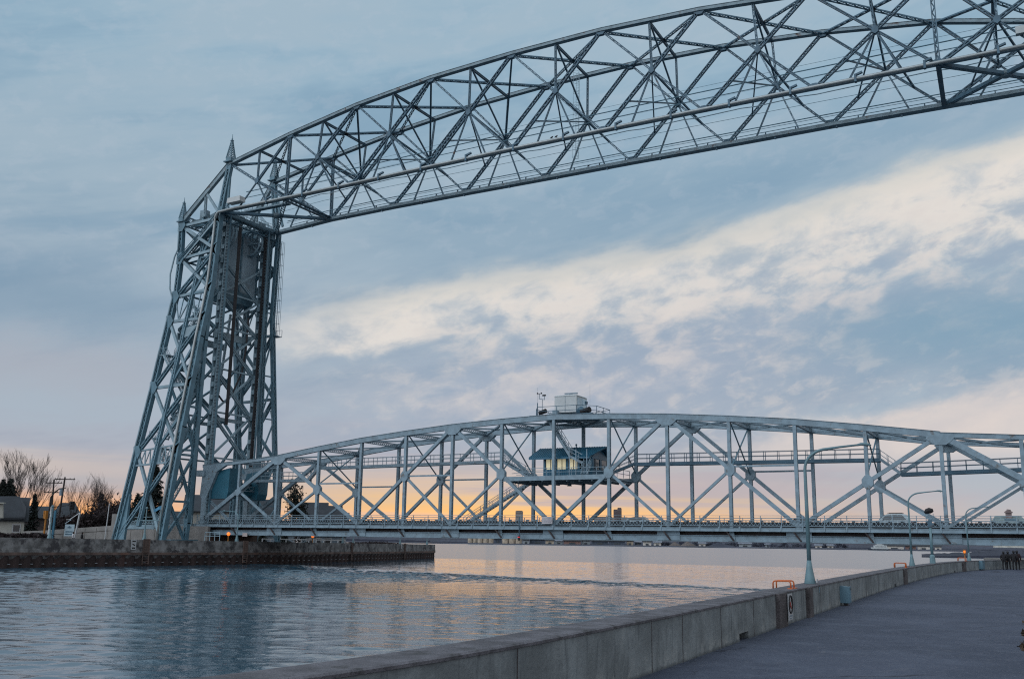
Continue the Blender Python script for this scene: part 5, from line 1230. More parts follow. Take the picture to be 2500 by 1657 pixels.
def px_line(px, py, dist): return ud(px, py, dist)
def gable_house(pl, pr, dist, eave_py, ridge_py, depth, wallm, roofm, label, base=GB, wins=(), hip_=0.0, cat='house', name='house', overhang=.5, parent_group=None):
    """front face spans the sight lines pl..pr at a distance; ridge parallel to the front"""
    a, c = ud(pl, eave_py, dist), ud(pr, eave_py, dist); ze = (a.z+c.z)/2; a.z = c.z = 0
    t = (c-a).normalized(); nb = V((-t.y, t.x, 0)); L = (c-a).length
    mid = (a+c)/2; zr = ud((pl+pr)/2, ridge_py, dist+depth/2).z
    th = thing(name, label, cat, V((mid.x, mid.y, base)), parent_group)
    up = lambda p, z: V((p.x, p.y, z))
    def _w(mb):
        mb.quadstrip([[up(q, base-.3) for q in (a, c, c+nb*depth, a+nb*depth)], [up(q, ze) for q in (a, c, c+nb*depth, a+nb*depth)]])
        for e in (a, c): mb.plate([up(e, ze), up(e+nb*depth, ze), up(e+nb*(depth/2), zr-.1)], t, .1)
    part('wall', th, wallm, _w)
    def _r(mb):
        o = overhang; r0, r1 = a+nb*(depth/2)+t*(hip_*L-o), c+nb*(depth/2)-t*(hip_*L-o)
        for s in (0, 1):
            e0, e1 = (a-nb*o-t*o, c-nb*o+t*o) if s == 0 else (a+nb*(depth+o)-t*o, c+nb*(depth+o)+t*o)
            zz = ze-(zr-ze)*o/(depth/2)
            mb.plate([up(e0, zz), up(e1, zz), up(r1, zr), up(r0, zr)], V((0, 0, 1)), .22)
        if hip_:
            for e, r in ((a, r0), (c, r1)): mb.plate([up(e-nb*o, ze-.2), up(e+nb*(depth+o), ze-.2), up(r, zr)], V((0, 0, 1)), .2)
    part('roof', th, roofm, _r)
    for f, zf, ww, hh in wins:
        p = up(a+t*(L*f)-nb*.06, base+(ze-base)*zf)
        wn = part('window', th, TRIM, lambda mb: mb.plate([p-t*(ww/2)+V((0, 0, -hh/2)), p+t*(ww/2)+V((0, 0, -hh/2)), p+t*(ww/2)+V((0, 0, hh/2)), p-t*(ww/2)+V((0, 0, hh/2))], nb, .1))
        part('pane', wn, GLASS, lambda mb: mb.plate([p-nb*.06-t*(ww*.38)+V((0, 0, -hh*.38)), p-nb*.06+t*(ww*.38)+V((0, 0, -hh*.38)), p-nb*.06+t*(ww*.38)+V((0, 0, hh*.38)), p-nb*.06-t*(ww*.38)+V((0, 0, hh*.38))], nb, .04))
    return th
h1 = gable_house(-60, 61, 168, 1264, 1214, 9, SIDING, ROOF, 'cream clapboard house with dark gambrel roof at the left edge', wins=((.845, .60, 1.15, 1.25),))
part('roof_slope', h1, ROOF, lambda mb: mb.plate([ud(2, 1266, 167.2), ud(61, 1264, 167.2), ud(64, 1240, 168), ud(48, 1213, 171), ud(-40, 1213, 171)], (0, 0, 1), .3))
part('dormer', h1, SIDING, lambda mb: (mb.plate([ud(-20, 1264, 166.3), ud(8, 1264, 166.3), ud(8, 1228, 166.3), ud(-20, 1228, 166.3)], RIGHT.cross(V((0, 0, 1))), .3), mb.plate([ud(-20, 1229, 166), ud(12, 1229, 166), ud(12, 1226, 166), ud(-20, 1226, 166)], RIGHT.cross(V((0, 0, 1))), .6)))
gable_house(56, 122, 215, 1262, 1236, 12, mat('dim_brick', (.06, .05, .05), .9), ROOF, 'dark low roofed building behind the cream house and yellow signal', wins=())
gable_house(128, 196, 215, 1262, 1228, 14, mat('dim_grey_wall', (.06, .065, .075), .9), ROOF, 'steep dark roofed house behind the hanging white sign', hip_=.32)
gable_house(350, 452, 205, 1276, 1248, 14, BLUESID, ROOF, 'dark roofed house behind the base of the bridge tower', wins=((.3, .5, 1.2, 1.3),))
gable_house(452, 622, 196, 1247, 1210, 16, SIDING, ROOF, 'pale clapboard building with broad dark roof behind the span end', wins=((.3, .55, 1.5, 1.6), (.42, .55, 1.5, 1.6), (.62, .55, 1.5, 1.6)))
gable_house(540, 665, 205, 1262, 1219, 14, SIDING, ROOF, 'taller dark roof seen under the teal lifting girder', wins=((.3, .5, 1.4, 1.5),))
gable_house(735, 793, 216, 1300, 1227, 14, BLUESID, ROOF, 'blue grey sided inn wing with high dark roof behind the pine', wins=((.4, .22, 1.5, 1.8), (.75, .22, 1.2, 1.8)), overhang=.6)
gable_house(780, 829, 224, 1302, 1235, 14, BLUESID, ROOF, 'middle wing of the waterfront inn with white corner trim', wins=((.45, .2, 1.6, 1.9),), overhang=.5)
gable_house(826, 846, 228, 1302, 1252, 12, BLUESID, ROOF, 'small end wing of the waterfront inn nearest the water', wins=((.5, .2, 1.4, 1.8),), overhang=.5)
for px, lab in ((720, 'light blue clapboard gable wall seen under the bridge left of the pine trunk'),):
    gable_house(648, 722, 200, 1304, 1296, 8, mat('light_blue_siding', (.24, .30, .36), .8), ROOF, lab, wins=((.55, .2, 1.0, 1.8),))
# low fence/porch rail in front of the inn
fa, fc = ud(640, 1326, 176), ud(842, 1326, 186)
fn = thing('porch_fence', 'white low porch rail in front of the waterfront inn under the bridge', 'fence', fa)
part('rail', fn, TRIM, lambda mb: (mb.bar(V((fa.x, fa.y, 3.55)), V((fc.x, fc.y, 3.5)), .16, .1), mb.bar(V((fa.x, fa.y, 2.9)), V((fc.x, fc.y, 2.9)), .1, .1)))
for k in range(12): part('post', fn, TRIM, lambda mb: mb.bar(V((*fa.lerp(fc, k/11).xy, GB)), V((*fa.lerp(fc, k/11).xy, 3.6)), .14, .14))

# ---- trees
def bare_tree(base, h, spread, label, seed, group=None, m=BARK, trunks=1, lv_=5, dens=3):
    r = random.Random(seed); th = thing('bare_tree', label, 'tree', base, group); b0 = V(base); s0 = h/12.
    trunk, crown = MB(), MB()
    def grow(mb, p, d, L, rad, depth):
        n = 4; pts = [p]; rr = [rad]; q = V(p); dd = V(d)
        for i in range(n):
            dd = (dd+V((r.uniform(-1, 1), r.uniform(-1, 1), r.uniform(-.2, .6)))*.10).normalized(); q = q+dd*(L/n); pts.append(V(q)); rr.append(rad*(1-.42*(i+1)/n))
        mb.tube(pts, rr, 6 if depth == 0 else (4 if depth < 3 else 3), False)
        if depth >= lv_: return
        k = dens if depth else dens+2
        for j in range(k):
            f = (.35 if depth == 0 else .25)+(.65 if depth == 0 else .75)*(j+1)/k; i = min(n-1, int(f*n)); pp = pts[i].lerp(pts[min(n, i+1)], f*n-i)
            a = r.uniform(0, 6.28); sp = spread*r.uniform(.7, 1.2)
            ax = V((math.cos(a), math.sin(a), 0)); nd = (dd*(1.0)+ax*sp*.82+V((0, 0, .38))).normalized()
            grow(crown, pp, nd, L*r.uniform(.56, .76), max(.013*s0, rr[i]*.52), depth+1)
    for k in range(trunks):
        a = r.uniform(0, 6.28); d = V((math.cos(a)*.22, math.sin(a)*.22, 1)).normalized() if trunks > 1 else V((.02, 0, 1)).normalized()
        grow(trunk, b0+V((math.cos(a)*.3, math.sin(a)*.3, 0))*(trunks > 1), d, h*.47, .20*s0*(1 if trunks == 1 else .7), 0)
    zmax = max(q[2] for q in crown.v)-b0.z; f_ = h/zmax
    for mb in (trunk, crown): mb.v = [(b0.x+(q[0]-b0.x)*f_, b0.y+(q[1]-b0.y)*f_, b0.z+(q[2]-b0.z)*f_) for q in mb.v]
    obj('trunk', trunk, m, th); obj('crown', crown, m, th); return th
def conifer(base, h, w, label, seed, group=None, gap=.0, m=NEEDLE, bare=.12):
    r = random.Random(seed); th = thing('conifer_tree', label, 'tree', base, group); b0 = V(base)
    part('trunk', th, BARK, lambda mb: mb.tube([b0, b0+V((0, 0, h*.5)), b0+V((0, 0, h*.98))], [.022*h, .014*h, .004*h], 7))
    mb = MB(); lv = int(h*4.2)
    for i in range(lv):
        f = i/lv; z = h*(bare+(1-bare)*f)
        if r.random() < gap: continue
        L0 = w*(1-f)**.85*r.uniform(.75, 1.1)+.15
        for j in range(r.randint(6, 9)):
            a = r.uniform(0, 6.28); L = L0*r.uniform(.6, 1.12); d = V((math.cos(a), math.sin(a), -.22-.25*(1-f))); sd = V((-d.y, d.x, 0)).normalized()
            p = b0+V((0, 0, z+r.uniform(-.35, .35)))
            for s in range(5):                     # sprays of needles along the bough
                c = p+d*(L*(s+.5)/5); wd = .62*(1-s/8)*(.5+.5*w/3); 
                for q in (-1, 1):
                    tip = c+d*(L*.30)+sd*(q*wd)+V((0, 0, r.uniform(-.45, .20))); e = d*(L*.17)+V((0, 0, r.uniform(-.12, .12)))
                    o = len(mb.v); mb.v += [tuple(c-e), tuple(c+e+V((0, 0, .05))), tuple(tip)]; mb.f.append((o, o+1, o+2))
    obj('crown', mb, m, th); return th
def leafy(base, h, w, label, seed, m=SHRUB, n=1500, name='shrub', group=None, cat='shrub', leaf=.3):
    r = random.Random(seed); th = thing(name, label, cat, base, group); b0 = V(base); st = MB()
    for k in range(7):
        a = r.uniform(0, 6.28); st.tube([b0, b0+V((math.cos(a)*w*.2, math.sin(a)*w*.2, h*.5)), b0+V((math.cos(a)*w*.4, math.sin(a)*w*.4, h*.95))], [.07, .05, .02], 4)
    obj('stem', st, BARK, th); mb = MB(); cl = [(r.uniform(-.7, .7)*w, r.uniform(-.7, .7)*w, h*r.uniform(.25, .82), r.uniform(.25, .45)) for _ in range(12)]
    for _ in range(n):
        cx_, cy_, cz, rad = r.choice(cl); q = V((r.gauss(0, 1), r.gauss(0, 1), r.gauss(0, 1)))*.6
        c = b0+V((cx_+q.x*rad*w, cy_+q.y*rad*w, max(.1, cz+q.z*rad*h*.6))); a = V((r.uniform(-1, 1), r.uniform(-1, 1), r.uniform(-1, 1)))*leaf; e = V((r.uniform(-1, 1), r.uniform(-1, 1), r.uniform(-1, 1)))*leaf*.6
        o = len(mb.v); mb.v += [tuple(c-a*.5), tuple(c+a*.5), tuple(c+e)]; mb.f.append((o, o+1, o+2))
    obj('foliage', mb, m, th); return th
def tree_at(px, top_py, dist, fn, *a, **k):
    p = ud(px, 1300, dist); p.z = GB; h = zat(p, top_py)-GB; return fn(p, h, *a, **k)
TG = 'bare trees along the far bank'
tree_at(40, 1090, 205, bare_tree, .62, 'tall bare tree rising behind the cream house', 11, TG, dens=4, lv_=5)
tree_at(78, 1135, 212, bare_tree, .66, 'leaning bare tree right of the tallest bare tree', 12, TG, dens=4, lv_=4)
tree_at(5, 1140, 215, bare_tree, .6, 'bare tree cut by the left edge of the frame', 13, TG, dens=4, lv_=4)
tree_at(215, 1150, 200, bare_tree, .62, 'broad many branched bare tree between the utility pole and the tower', 14, TG, trunks=3, dens=4, lv_=4)
tree_at(175, 1160, 214, bare_tree, .6, 'smaller bare tree just right of the leaning utility pole', 15, TG, dens=4, lv_=4)
tree_at(248, 1190, 210, bare_tree, .6, 'thin bare tree close to the left of the tower', 16, TG, dens=4, lv_=4)
tree_at(110, 1205, 225, bare_tree, .7, 'low spreading bare tree behind the yellow signal', 17, TG, dens=4, lv_=4)
CG = 'conifers on the far bank'
tree_at(12, 1168, 200, conifer, 3.6, 'dark spruce behind the cream house at the left edge', 21, CG)
tree_at(-6, 1172, 196, conifer, 3.4, 'spruce tip cut by the left edge of the photo', 22, CG)
tree_at(76, 1206, 205, conifer, 1.5, 'small dark spruce at the right end of the cream house', 23, CG)
tree_at(240, 1205, 215, conifer, 2.0, 'narrow dark spruce left of the tower among bare trees', 24, CG)
tree_at(368, 1132, 188, conifer, 3.9, 'tall dark spruce seen through the tower legs', 25, CG, gap=.1)
tree_at(330, 1205, 192, conifer, 3.2, 'wide lower spruce against the orange sky beside the tower leg', 26, CG, gap=.12)
tree_at(722, 1178, 190, leafy, 2.5, 'dark open pine behind the left end of the span', 27, NEEDLE, 2300, 'pine_tree', CG, 'tree', .62)
tree_at(642, 1296, 178, conifer, 1.3, 'small dark conifer under the span beside the pale wall', 28, CG)
tree_at(695, 1296, 180, conifer, 1.2, 'small dark conifer under the span near the pine trunk', 29, CG)
SG = 'dark shrubs on the far bank'
for k, (px, ty, d, w) in enumerate(((205, 1245, 190, 4.5), (232, 1240, 188, 4.0), (262, 1222, 196, 4.2), (282, 1216, 200, 3.4), (180, 1258, 186, 3.6), (300, 1228, 204, 3.5))):
    tree_at(px, ty, d, leafy, w, ['dense bare thicket right of the hanging sign', 'dark thicket below the broad bare tree', 'high dark thicket left of the tower foot', 'tall dark shrub touching the tower leg', 'low dark shrub behind the hanging white sign', 'dark shrub behind the tower leg against the sunset'][k], 40+k, SHRUB, 2600, group=SG, leaf=.55)
for k, (px, w, d) in enumerate(((880, 3.2, 196), (915, 3.4, 199), (945, 3.0, 203))):
    tree_at(px, 1323, d, leafy, w, ['left of the three low dark hedges near the quay tip', 'middle of the three low dark hedges near the quay tip', 'right of the three low dark hedges nearest the quay tip'][k], 60+k, SHRUB, 1500, 'hedge', 'hedges near the quay tip', 'hedge', .35)

# ---- poles, signs and signals on the far bank
def stick(px, py0, py1, dist):
    p = ud(px, 1300, dist); p.z = GB if py0 is None else zat(p, py0); return p, zat(p, py1)
for px, ty, d, lean, label in ((121, 1170, 196, -.6, 'left utility pole with three crossarms'), (137, 1164, 190, 1.6, 'right leaning utility pole with a wide crossarm')):
    p, z1 = stick(px, None, ty, d); top = V((p.x+lean*.5, p.y, z1)); th = thing('utility_pole', label, 'pole', p, 'utility poles')
    part('pole', th, BARK, lambda mb: mb.tube([p, top], [.19, .13], 8))
    r_ = RIGHT.copy(); r_.z = 0; r_.normalize()
    for dz_, w in (((.6, 1.5), (2.3, 1.6), (6.4, 1.4)) if px == 121 else ((.4, 1.8),)):
        part('crossarm', th, BARK, lambda mb: (mb.bar(top+V((0, 0, -dz_))-r_*w, top+V((0, 0, -dz_))+r_*w, .16, .14), [mb.cyl(top+V((0, 0, -dz_))+r_*(w*f), top+V((0, 0, -dz_+.25))+r_*(w*f), .05) for f in (-.9, -.5, .5, .9)]))
    if px == 137: part('transformer', th, BLUESID, lambda mb: mb.cyl(top+V((-.35, -.2, -3.2)), top+V((-.35, -.2, -2.0)), .28))
p, z1 = stick(115, None, 1190, 186)
sp = thing('signal_mast', 'dark curved mast arm with a traffic signal hanging at its end', 'traffic signal', p)
r_ = RIGHT.copy(); r_.z = 0; r_.normalize(); q0 = zat(p, 1231)
part('mast', sp, BLACK, lambda mb: mb.tube([p, V((p.x, p.y, z1-1.6)), V((p.x, p.y, z1-.8))+r_*.5, V((p.x, p.y, z1-.15))+r_*1.3, V((p.x, p.y, z1))+r_*2.4], [.2, .14, .12, .1, .06], 8))
part('mast_arm', sp, BLACK, lambda mb: mb.tube([V((p.x, p.y, q0-.5)), V((p.x, p.y, q0))+r_*3.6], [.09, .06], 6))
sh = part('signal_head', sp, BLACK, lambda mb: mb.box(V((p.x, p.y, q0-.1))+r_*3.8, (.55, .5, 1.4)))
part('visor', sh, BLACK, lambda mb: [mb.cyl(V((p.x, p.y-.25, q0+.35-k*.45))+r_*3.8, V((p.x, p.y-.5, q0+.35-k*.45))+r_*3.8, .17) for k in range(3)])
p, z1 = stick(108, None, 1246, 165)
ys = thing('pedestrian_signal', 'yellow signal post beside the cream house', 'traffic signal', p)
part('post', ys, YELLOW, lambda mb: mb.cyl(p, V((p.x, p.y, z1-.6)), .15, .13))
part('signal_head', ys, YELLOW, lambda mb: (mb.box((p.x-.05, p.y, z1-.6), (.40, .4, 1.2)), mb.box((p.x-.25, p.y-.1, z1-.55), (.16, .3, 1.1))))
p, z1 = stick(119, None, 1236, 160)
st = thing('striped_post', 'white slatted barrier post right of the yellow signal', 'post', p)
part('post', st, TRIM, lambda mb: mb.bar(p, V((p.x, p.y, z1)), .16, .16)); part('board', st, TEALD, lambda mb: mb.box((p.x+.55, p.y+.3, p.z+(z1-p.z)*.5), (.4, .15, (z1-p.z)*.8)))
part('side_bracket', st, TRIM, lambda mb: [mb.box((p.x+(.1 if k % 2 else -.1), p.y, p.z+.5+k*.5), (.16, .14, .3)) for k in range(int((z1-p.z)/.5)-1)])
p, z1 = stick(182, None, 1251, 160); r2 = V((r_.x, r_.y, 0))
hs = thing('hanging_sign', 'white hanging sign board on a tilted white gallows post', 'sign', p)
part('post', hs, TRIM, lambda mb: (mb.bar(p, V((p.x, p.y, z1))+r2*.5, .18, .18), mb.bar(V((p.x, p.y, z1))+r2*.5, V((p.x, p.y, z1-1.0))-r2*.9, .1, .1), mb.bar(V((p.x, p.y, z1-1.0))-r2*.9, V((p.x, p.y, z1-1.0))-r2*1.4, .08, .08)))
c = V((p.x, p.y-.1, z1-2.5))-r2*.75
bd = part('board', hs, mat('pale_blue_board', (.24, .32, .37), .6), lambda mb: (mb.plate([c-r2*.7+V((0, 0, -.9)), c+r2*.7+V((0, 0, -.9)), c+r2*.75+V((0, 0, .8)), c-r2*.65+V((0, 0, .8))], V((r2.y, -r2.x, 0)), .08), mb.bar(c-r2*.7+V((0, 0, .9)), c+r2*.15+V((0, 0, 1.5)), .08, .06)))
nn = V((r2.y, -r2.x, 0))
part('emblem', bd, SPAN, lambda mb: (mb.bar(c+nn*.06-r2*.25+V((0, 0, .35)), c+nn*.06+r2*.3+V((0, 0, .35)), .14, .02, nn), mb.bar(c+nn*.06-r2*.1+V((0, 0, .5)), c+nn*.06+r2*.1+V((0, 0, .5)), .12, .02, nn), mb.bar(c+nn*.06-r2*.5+V((0, 0, -.25)), c+nn*.06+r2*.5+V((0, 0, -.25)), .16, .02, nn), mb.bar(c+nn*.06-r2*.5+V((0, 0, -.6)), c+nn*.06+r2*.5+V((0, 0, -.6)), .14, .02, nn)))
p, z1 = stick(257, None, 1228, 158)
tag(obj('slim_post', (lambda mb: (mb.tube([p, V((p.x+.3, p.y, z1))], [.09, .07], 6), mb)[1])(MB()), TRIM, None, p), 'slim white leaning post on the retaining wall left of the tower', 'post')
# car parked by the signal
q = ud(88, 1297, 176); car(V((q.x, q.y, GB+.25)), .6, 4.5, 1.5, CARW, 'pale blue parked car behind the dark hedge by the cream house', False)
q = ud(60, 1303, 150)
hd = thing('hedge', 'low dark hedge strip along the left end of the quay', 'hedge', V((q.x, q.y, GB)))
def _hd(mb):
    r = random.Random(8); a, c = ud(-30, 1300, 146), ud(118, 1300, 152)
    for _ in range(2600):
        p = a.lerp(c, r.random()); p.z = GB+r.uniform(0, 1.35); p += V((r.gauss(0, .5), r.gauss(0, .5), 0)); d = V((r.uniform(-1, 1), r.uniform(-1, 1), r.uniform(-1, 1)))*.3; e = V((r.uniform(-1, 1), r.uniform(-1, 1), r.uniform(-1, 1)))*.25
        o = len(mb.v); mb.v += [tuple(p-d), tuple(p+d), tuple(p+e)]; mb.f.append((o, o+1, o+2))
part('foliage', hd, SHRUB, _hd)
# canal lamp posts on the far quay
def quay_at(px, back=.4):
    a0 = math.atan2(ray(px, 1320).x, ray(px, 1320).y); i = min(range(len(QP)-1), key=lambda i: abs(math.atan2(QP[i].x-CAM.x, QP[i].y-CAM.y)-a0)+(100 if QP[i].y < -60 else 0))
    best = min(((QP[i-1 if i else 0].lerp(QP[i+1], f/40)) for f in range(41)), key=lambda q: abs(math.atan2(q.x-CAM.x, q.y-CAM.y)-a0)); t = (QP[i+1]-QP[i]).normalized()
    q = best+V((-t.y, t.x, 0))*back; return V((q.x, q.y, qtop(best.y))), t
FQ = 'small lamp posts on the far quay wall'
for px, tpy, arm, label in ((124, 1236, 0, 'pale post with flared foot at the left end of the quay wall'), (357, 1240, 2, 'pale green lamp post with a crossbar and flag in front of the tower'), (583, 1247, 1, 'far lamp post with curved arm under the span end'),
                            (842, 1300, 0, 'pale post at the corner of the inn on the far quay'), (868, 1304, 0, 'pale post with square foot on the far quay near the hedges'), (982, 1308, 0, 'thin pale post on the quay between hedges and tip'), (1047, 1308, 0, 'thin pale post nearest the tip of the far quay')):
    p, t = quay_at(px); H = zat(p, tpy)-p.z
    th = thing('lamp_post', label, 'street lamp', p, FQ)
    part('base_cone', th, POLE, lambda mb: mb.tube([p+V((0, 0, z)) for z in (0, .35, .95)], [.29, .21, .09] if px < 700 else [.24, .18, .08], 8))
    if arm == 1:
        a = [p+V((0, 0, 1.3)), p+V((0, 0, H-1.2)), p+V((-.25, .1, H-.5)), p+V((-.9, .3, H-.1)), p+V((-2.2, .6, H)), p+V((-3.4, .9, H+.05))]
        part('pole', th, POLE, lambda mb: mb.tube(a, [.09, .08, .075, .07, .06, .05], 8)); part('lamp_head', th, POLE, lambda mb: mb.tube([a[-1], a[-1]+V((-.4, .1, .02)), a[-1]+V((-.9, .2, -.05))], [.06, .14, .04], 6))
    else:
        part('pole', th, POLE, lambda mb: mb.tube([p+V((0, 0, .9)), p+V((0, 0, H))], [.09, .07], 8))
        part('cap', th, POLE, lambda mb: mb.ball(p+V((0, 0, H+.02)), .16, 6))
    if arm == 2:
        part('crossbar', th, POLE, lambda mb: (mb.bar(p+r_*-1.4+V((0, 0, H*.62)), p+r_*1.9+V((0, 0, H*.62)), .1, .1), mb.bar(p+r_*1.9+V((0, 0, H*.2)), p+r_*1.9+V((0, 0, H*.95)), .09, .09)))
        part('flag', th, mat('blue_flag', (.08, .26, .42), .8), lambda mb: mb.quadstrip([[p+r_*(.9+j*.24)+V((0, .1*math.sin(j*1.6), H*.88+j*.10)), p+r_*(.9+j*.24)+V((0, .1*math.sin(j*1.6), H*.97+j*.12))] for j in range(5)], False, False))
for px, lab in ((562, 'left lit orange lantern on the far quay below the span end'), (768, 'right lit orange lantern on the far quay in front of the inn')):
    p, t = quay_at(px); th = thing('quay_lantern', lab, 'lantern', p, 'lit lanterns on the far quay')
    part('post', th, YELLOW, lambda mb: mb.bar(p, p+V((0, 0, .75)), .1, .1)); part('bulb', th, AMBER, lambda mb: mb.ball(p+V((0, 0, 1.0)), .26, 8))
p, t = quay_at(325, -.12); n = V((t.y, -t.x, 0)); c = p+V((0, 0, -.62))
qs = thing('quay_sign', 'small white notice with black pictogram on the far quay wall', 'sign', c)
part('panel', qs, TRIM, plate_on(c, .75, 1.25, 0, .05)); part('pictogram', qs, BLACK, lambda mb: (plate_on(c+V((0, 0, .42)), .5, .14, .04)(mb), plate_on(c+V((0, 0, -.42)), .5, .16, .04)(mb), mb.bar(c+n*.04-t*.2+V((0, 0, .1)), c+n*.04+t*.2+V((0, 0, -.12)), .12, .02, n)))
p, t = quay_at(980, -.1); n = V((t.y, -t.x, 0)); tag(obj('gauge_board', (lambda mb: (plate_on(p+V((0, 0, -.4)), .3, 1.0, 0, .05)(mb), mb)[1])(MB()), TRIM, None, p), 'narrow white gauge board on the far quay face near the tip', 'gauge board')
p = rel((9.5, -.4, -1.6)); tag(obj('clearance_plate', (lambda mb: (mb.box(p, (.9, .06, .5)), mb)[1])(MB()), mat('pinkish_plate', (.42, .36, .35), .6), None, p), 'small pale plate on the lower girder near the far tower', 'plate')
# low railing on the quay by the span end
p0, p1 = ud(500, 1316, 148), ud(536, 1316, 146)
qr = thing('quay_railing', 'grey steel railing at the quay edge below the span end', 'railing', V((p0.x, p0.y, GB)))
part('rail', qr, TOWERL, lambda mb: (mb.bar(V((*p0.xy, 4.4)), V((*p1.xy, 4.4)), .08, .08), mb.bar(V((*p0.xy, 3.9)), V((*p1.xy, 3.9)), .07, .07)))
for k in range(4): part('post', qr, TOWERL, lambda mb: mb.bar(V((*p0.lerp(p1, k/3).xy, GB)), V((*p0.lerp(p1, k/3).xy, 4.45)), .08, .08))

# ================================================================== FAR SHORE
def shore_strip(name, dist, py_pts, base_z, m, thick=250.):
    """a low wooded ridge: its skyline follows heights sampled along the bearing"""
    mb = MB(); r = random.Random(int(dist)); rings = []
    for i in range(len(py_pts)-1):
        (x0, y0), (x1, y1) = py_pts[i], py_pts[i+1]; k = max(2, int((x1-x0)/6))
        for j in range(k):
            f = j/k; px = x0+(x1-x0)*f; p = ud(px, y0+(y1-y0)*f, dist); hz = max(p.z, .05)*(1+r.uniform(-.12, .12))+.08
            d = V((p.x-CAM.x, p.y-CAM.y, 0)).normalized(); q = V((p.x, p.y, 0))
            rings.append([q+V((0, 0, -1)), q+V((0, 0, hz*.35)), q+d*(thick*.25)+V((0, 0, hz)), q+d*thick+V((0, 0, hz*.8)), q+d*thick+V((0, 0, -1))])
    mb.quadstrip(rings, False); structure(name, mb, m, (0, 0, 0))
HZ = lambda x: 1316+.0146*(x-1050)
shore_strip('shore', 950, [(x, HZ(x)+7.2) for x in (820, 1000, 1200, 1500, 1800, 2100, 2400, 2600)], 0, SHORE, 120)
shore_strip('wooded_hill', 1250, [(820, HZ(820)-9), (900, HZ(900)-8), (1000, HZ(1000)-6), (1080, HZ(1080)-2.5), (1160, HZ(1160)-1), (1300, HZ(1300)-2)], 0, SHORE, 300)
shore_strip('wooded_bank', 1150, [(1050, HZ(1050)-1), (1200, HZ(1200)-2), (1400, HZ(1400)+1), (1600, HZ(1600)-2), (1800, HZ(1800)-3), (2000, HZ(2000)-2), (2200, HZ(2200)-1), (2600, HZ(2600)-2)], 0, SHORE, 200)
shore_strip('bank', 400, [(2250, HZ(2250)+20), (2330, HZ(2330)+15), (2400, HZ(2400)+9), (2470, HZ(2470)+6), (2600, HZ(2600)+4)], 0, SHORE, 60)
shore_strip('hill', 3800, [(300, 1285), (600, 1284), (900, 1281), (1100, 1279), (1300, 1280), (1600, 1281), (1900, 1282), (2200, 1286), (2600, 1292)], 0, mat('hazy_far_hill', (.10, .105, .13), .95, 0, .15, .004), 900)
def shed(px0, px1, ht_px, dist, label, m, kind):
    gx = (px0+px1)/2; a, c = ud(px0, HZ(px0), dist), ud(px1, HZ(px1), dist); a.z = c.z = 0.9; t = (c-a).normalized(); nb = V((-t.y, t.x, 0)); d = 26.; sc = dist/FPX
    H = ht_px*sc*1.7; L = (c-a).length
    nm, cat = {'silo': ('silo_row', 'silos'), 'shed': ('warehouse', 'warehouse'), 'house': ('far_house', 'house'), 'block': ('tower_block', 'building')}[kind]
    th = thing(nm, label, cat, a.lerp(c, .5), 'buildings on the far shore'); up = lambda p, z: p+V((0, 0, z))
    if kind == 'silo':
        k = max(2, int(L/(H*.9)))
        part('wall', th, m, lambda mb: [mb.cyl(a+t*(L*(j+.5)/k), up(a+t*(L*(j+.5)/k), H), L/k*.49, None, 12) for j in range(k)]); part('roof', th, ROOF, lambda mb: mb.plate([up(a-nb*2, H+.3), up(c-nb*2, H+.3), up(c+nb*6, H+.3), up(a+nb*6, H+.3)], (0, 0, 1), .6)); return
    f = .72 if kind != 'block' else 1.0
    part('wall', th, m, lambda mb: mb.quadstrip([[a, c, c+nb*d, a+nb*d], [up(a, H*f), up(c, H*f), up(c+nb*d, H*f), up(a+nb*d, H*f)]]))
    if kind == 'block': part('roof', th, ROOF, lambda mb: mb.box(up(a.lerp(c, .5)+nb*(d/2), H+.4), (L*.6, d*.5, .9)))
    else: part('roof', th, ROOF if kind == 'shed' else mat('far_grey_roof', (.16, .18, .22), .8), lambda mb: (mb.plate([up(a-t*1-nb, H*f), up(c+t*1-nb, H*f), up(c+t*1+nb*(d/2), H), up(a-t*1+nb*(d/2), H)], (0, 0, 1), .5), mb.plate([up(a-t+nb*(d+1), H*f), up(c+t+nb*(d+1), H*f), up(c+t+nb*(d/2), H), up(a-t+nb*(d/2), H)], (0, 0, 1), .5)))
    k = max(1, int(L/14)); part('door', th, GLASS, lambda mb: [mb.bar(a+t*(L*(j+.5)/k)-nb*.2, up(a+t*(L*(j+.5)/k)-nb*.2, H*f*.5), L/k*.35, .3, nb) for j in range(k)])
TAN = mat('tan_silo', (.34, .29, .23), .9); DKSH = mat('dark_shed_wall', (.05, .065, .09), .9); GRSH = mat('grey_shed_wall', (.22, .25, .27), .9); BRK = mat('brick_shed_wall', (.16, .10, .09), .9); PALE = mat('pale_shed_wall', (.42, .40, .37), .9)
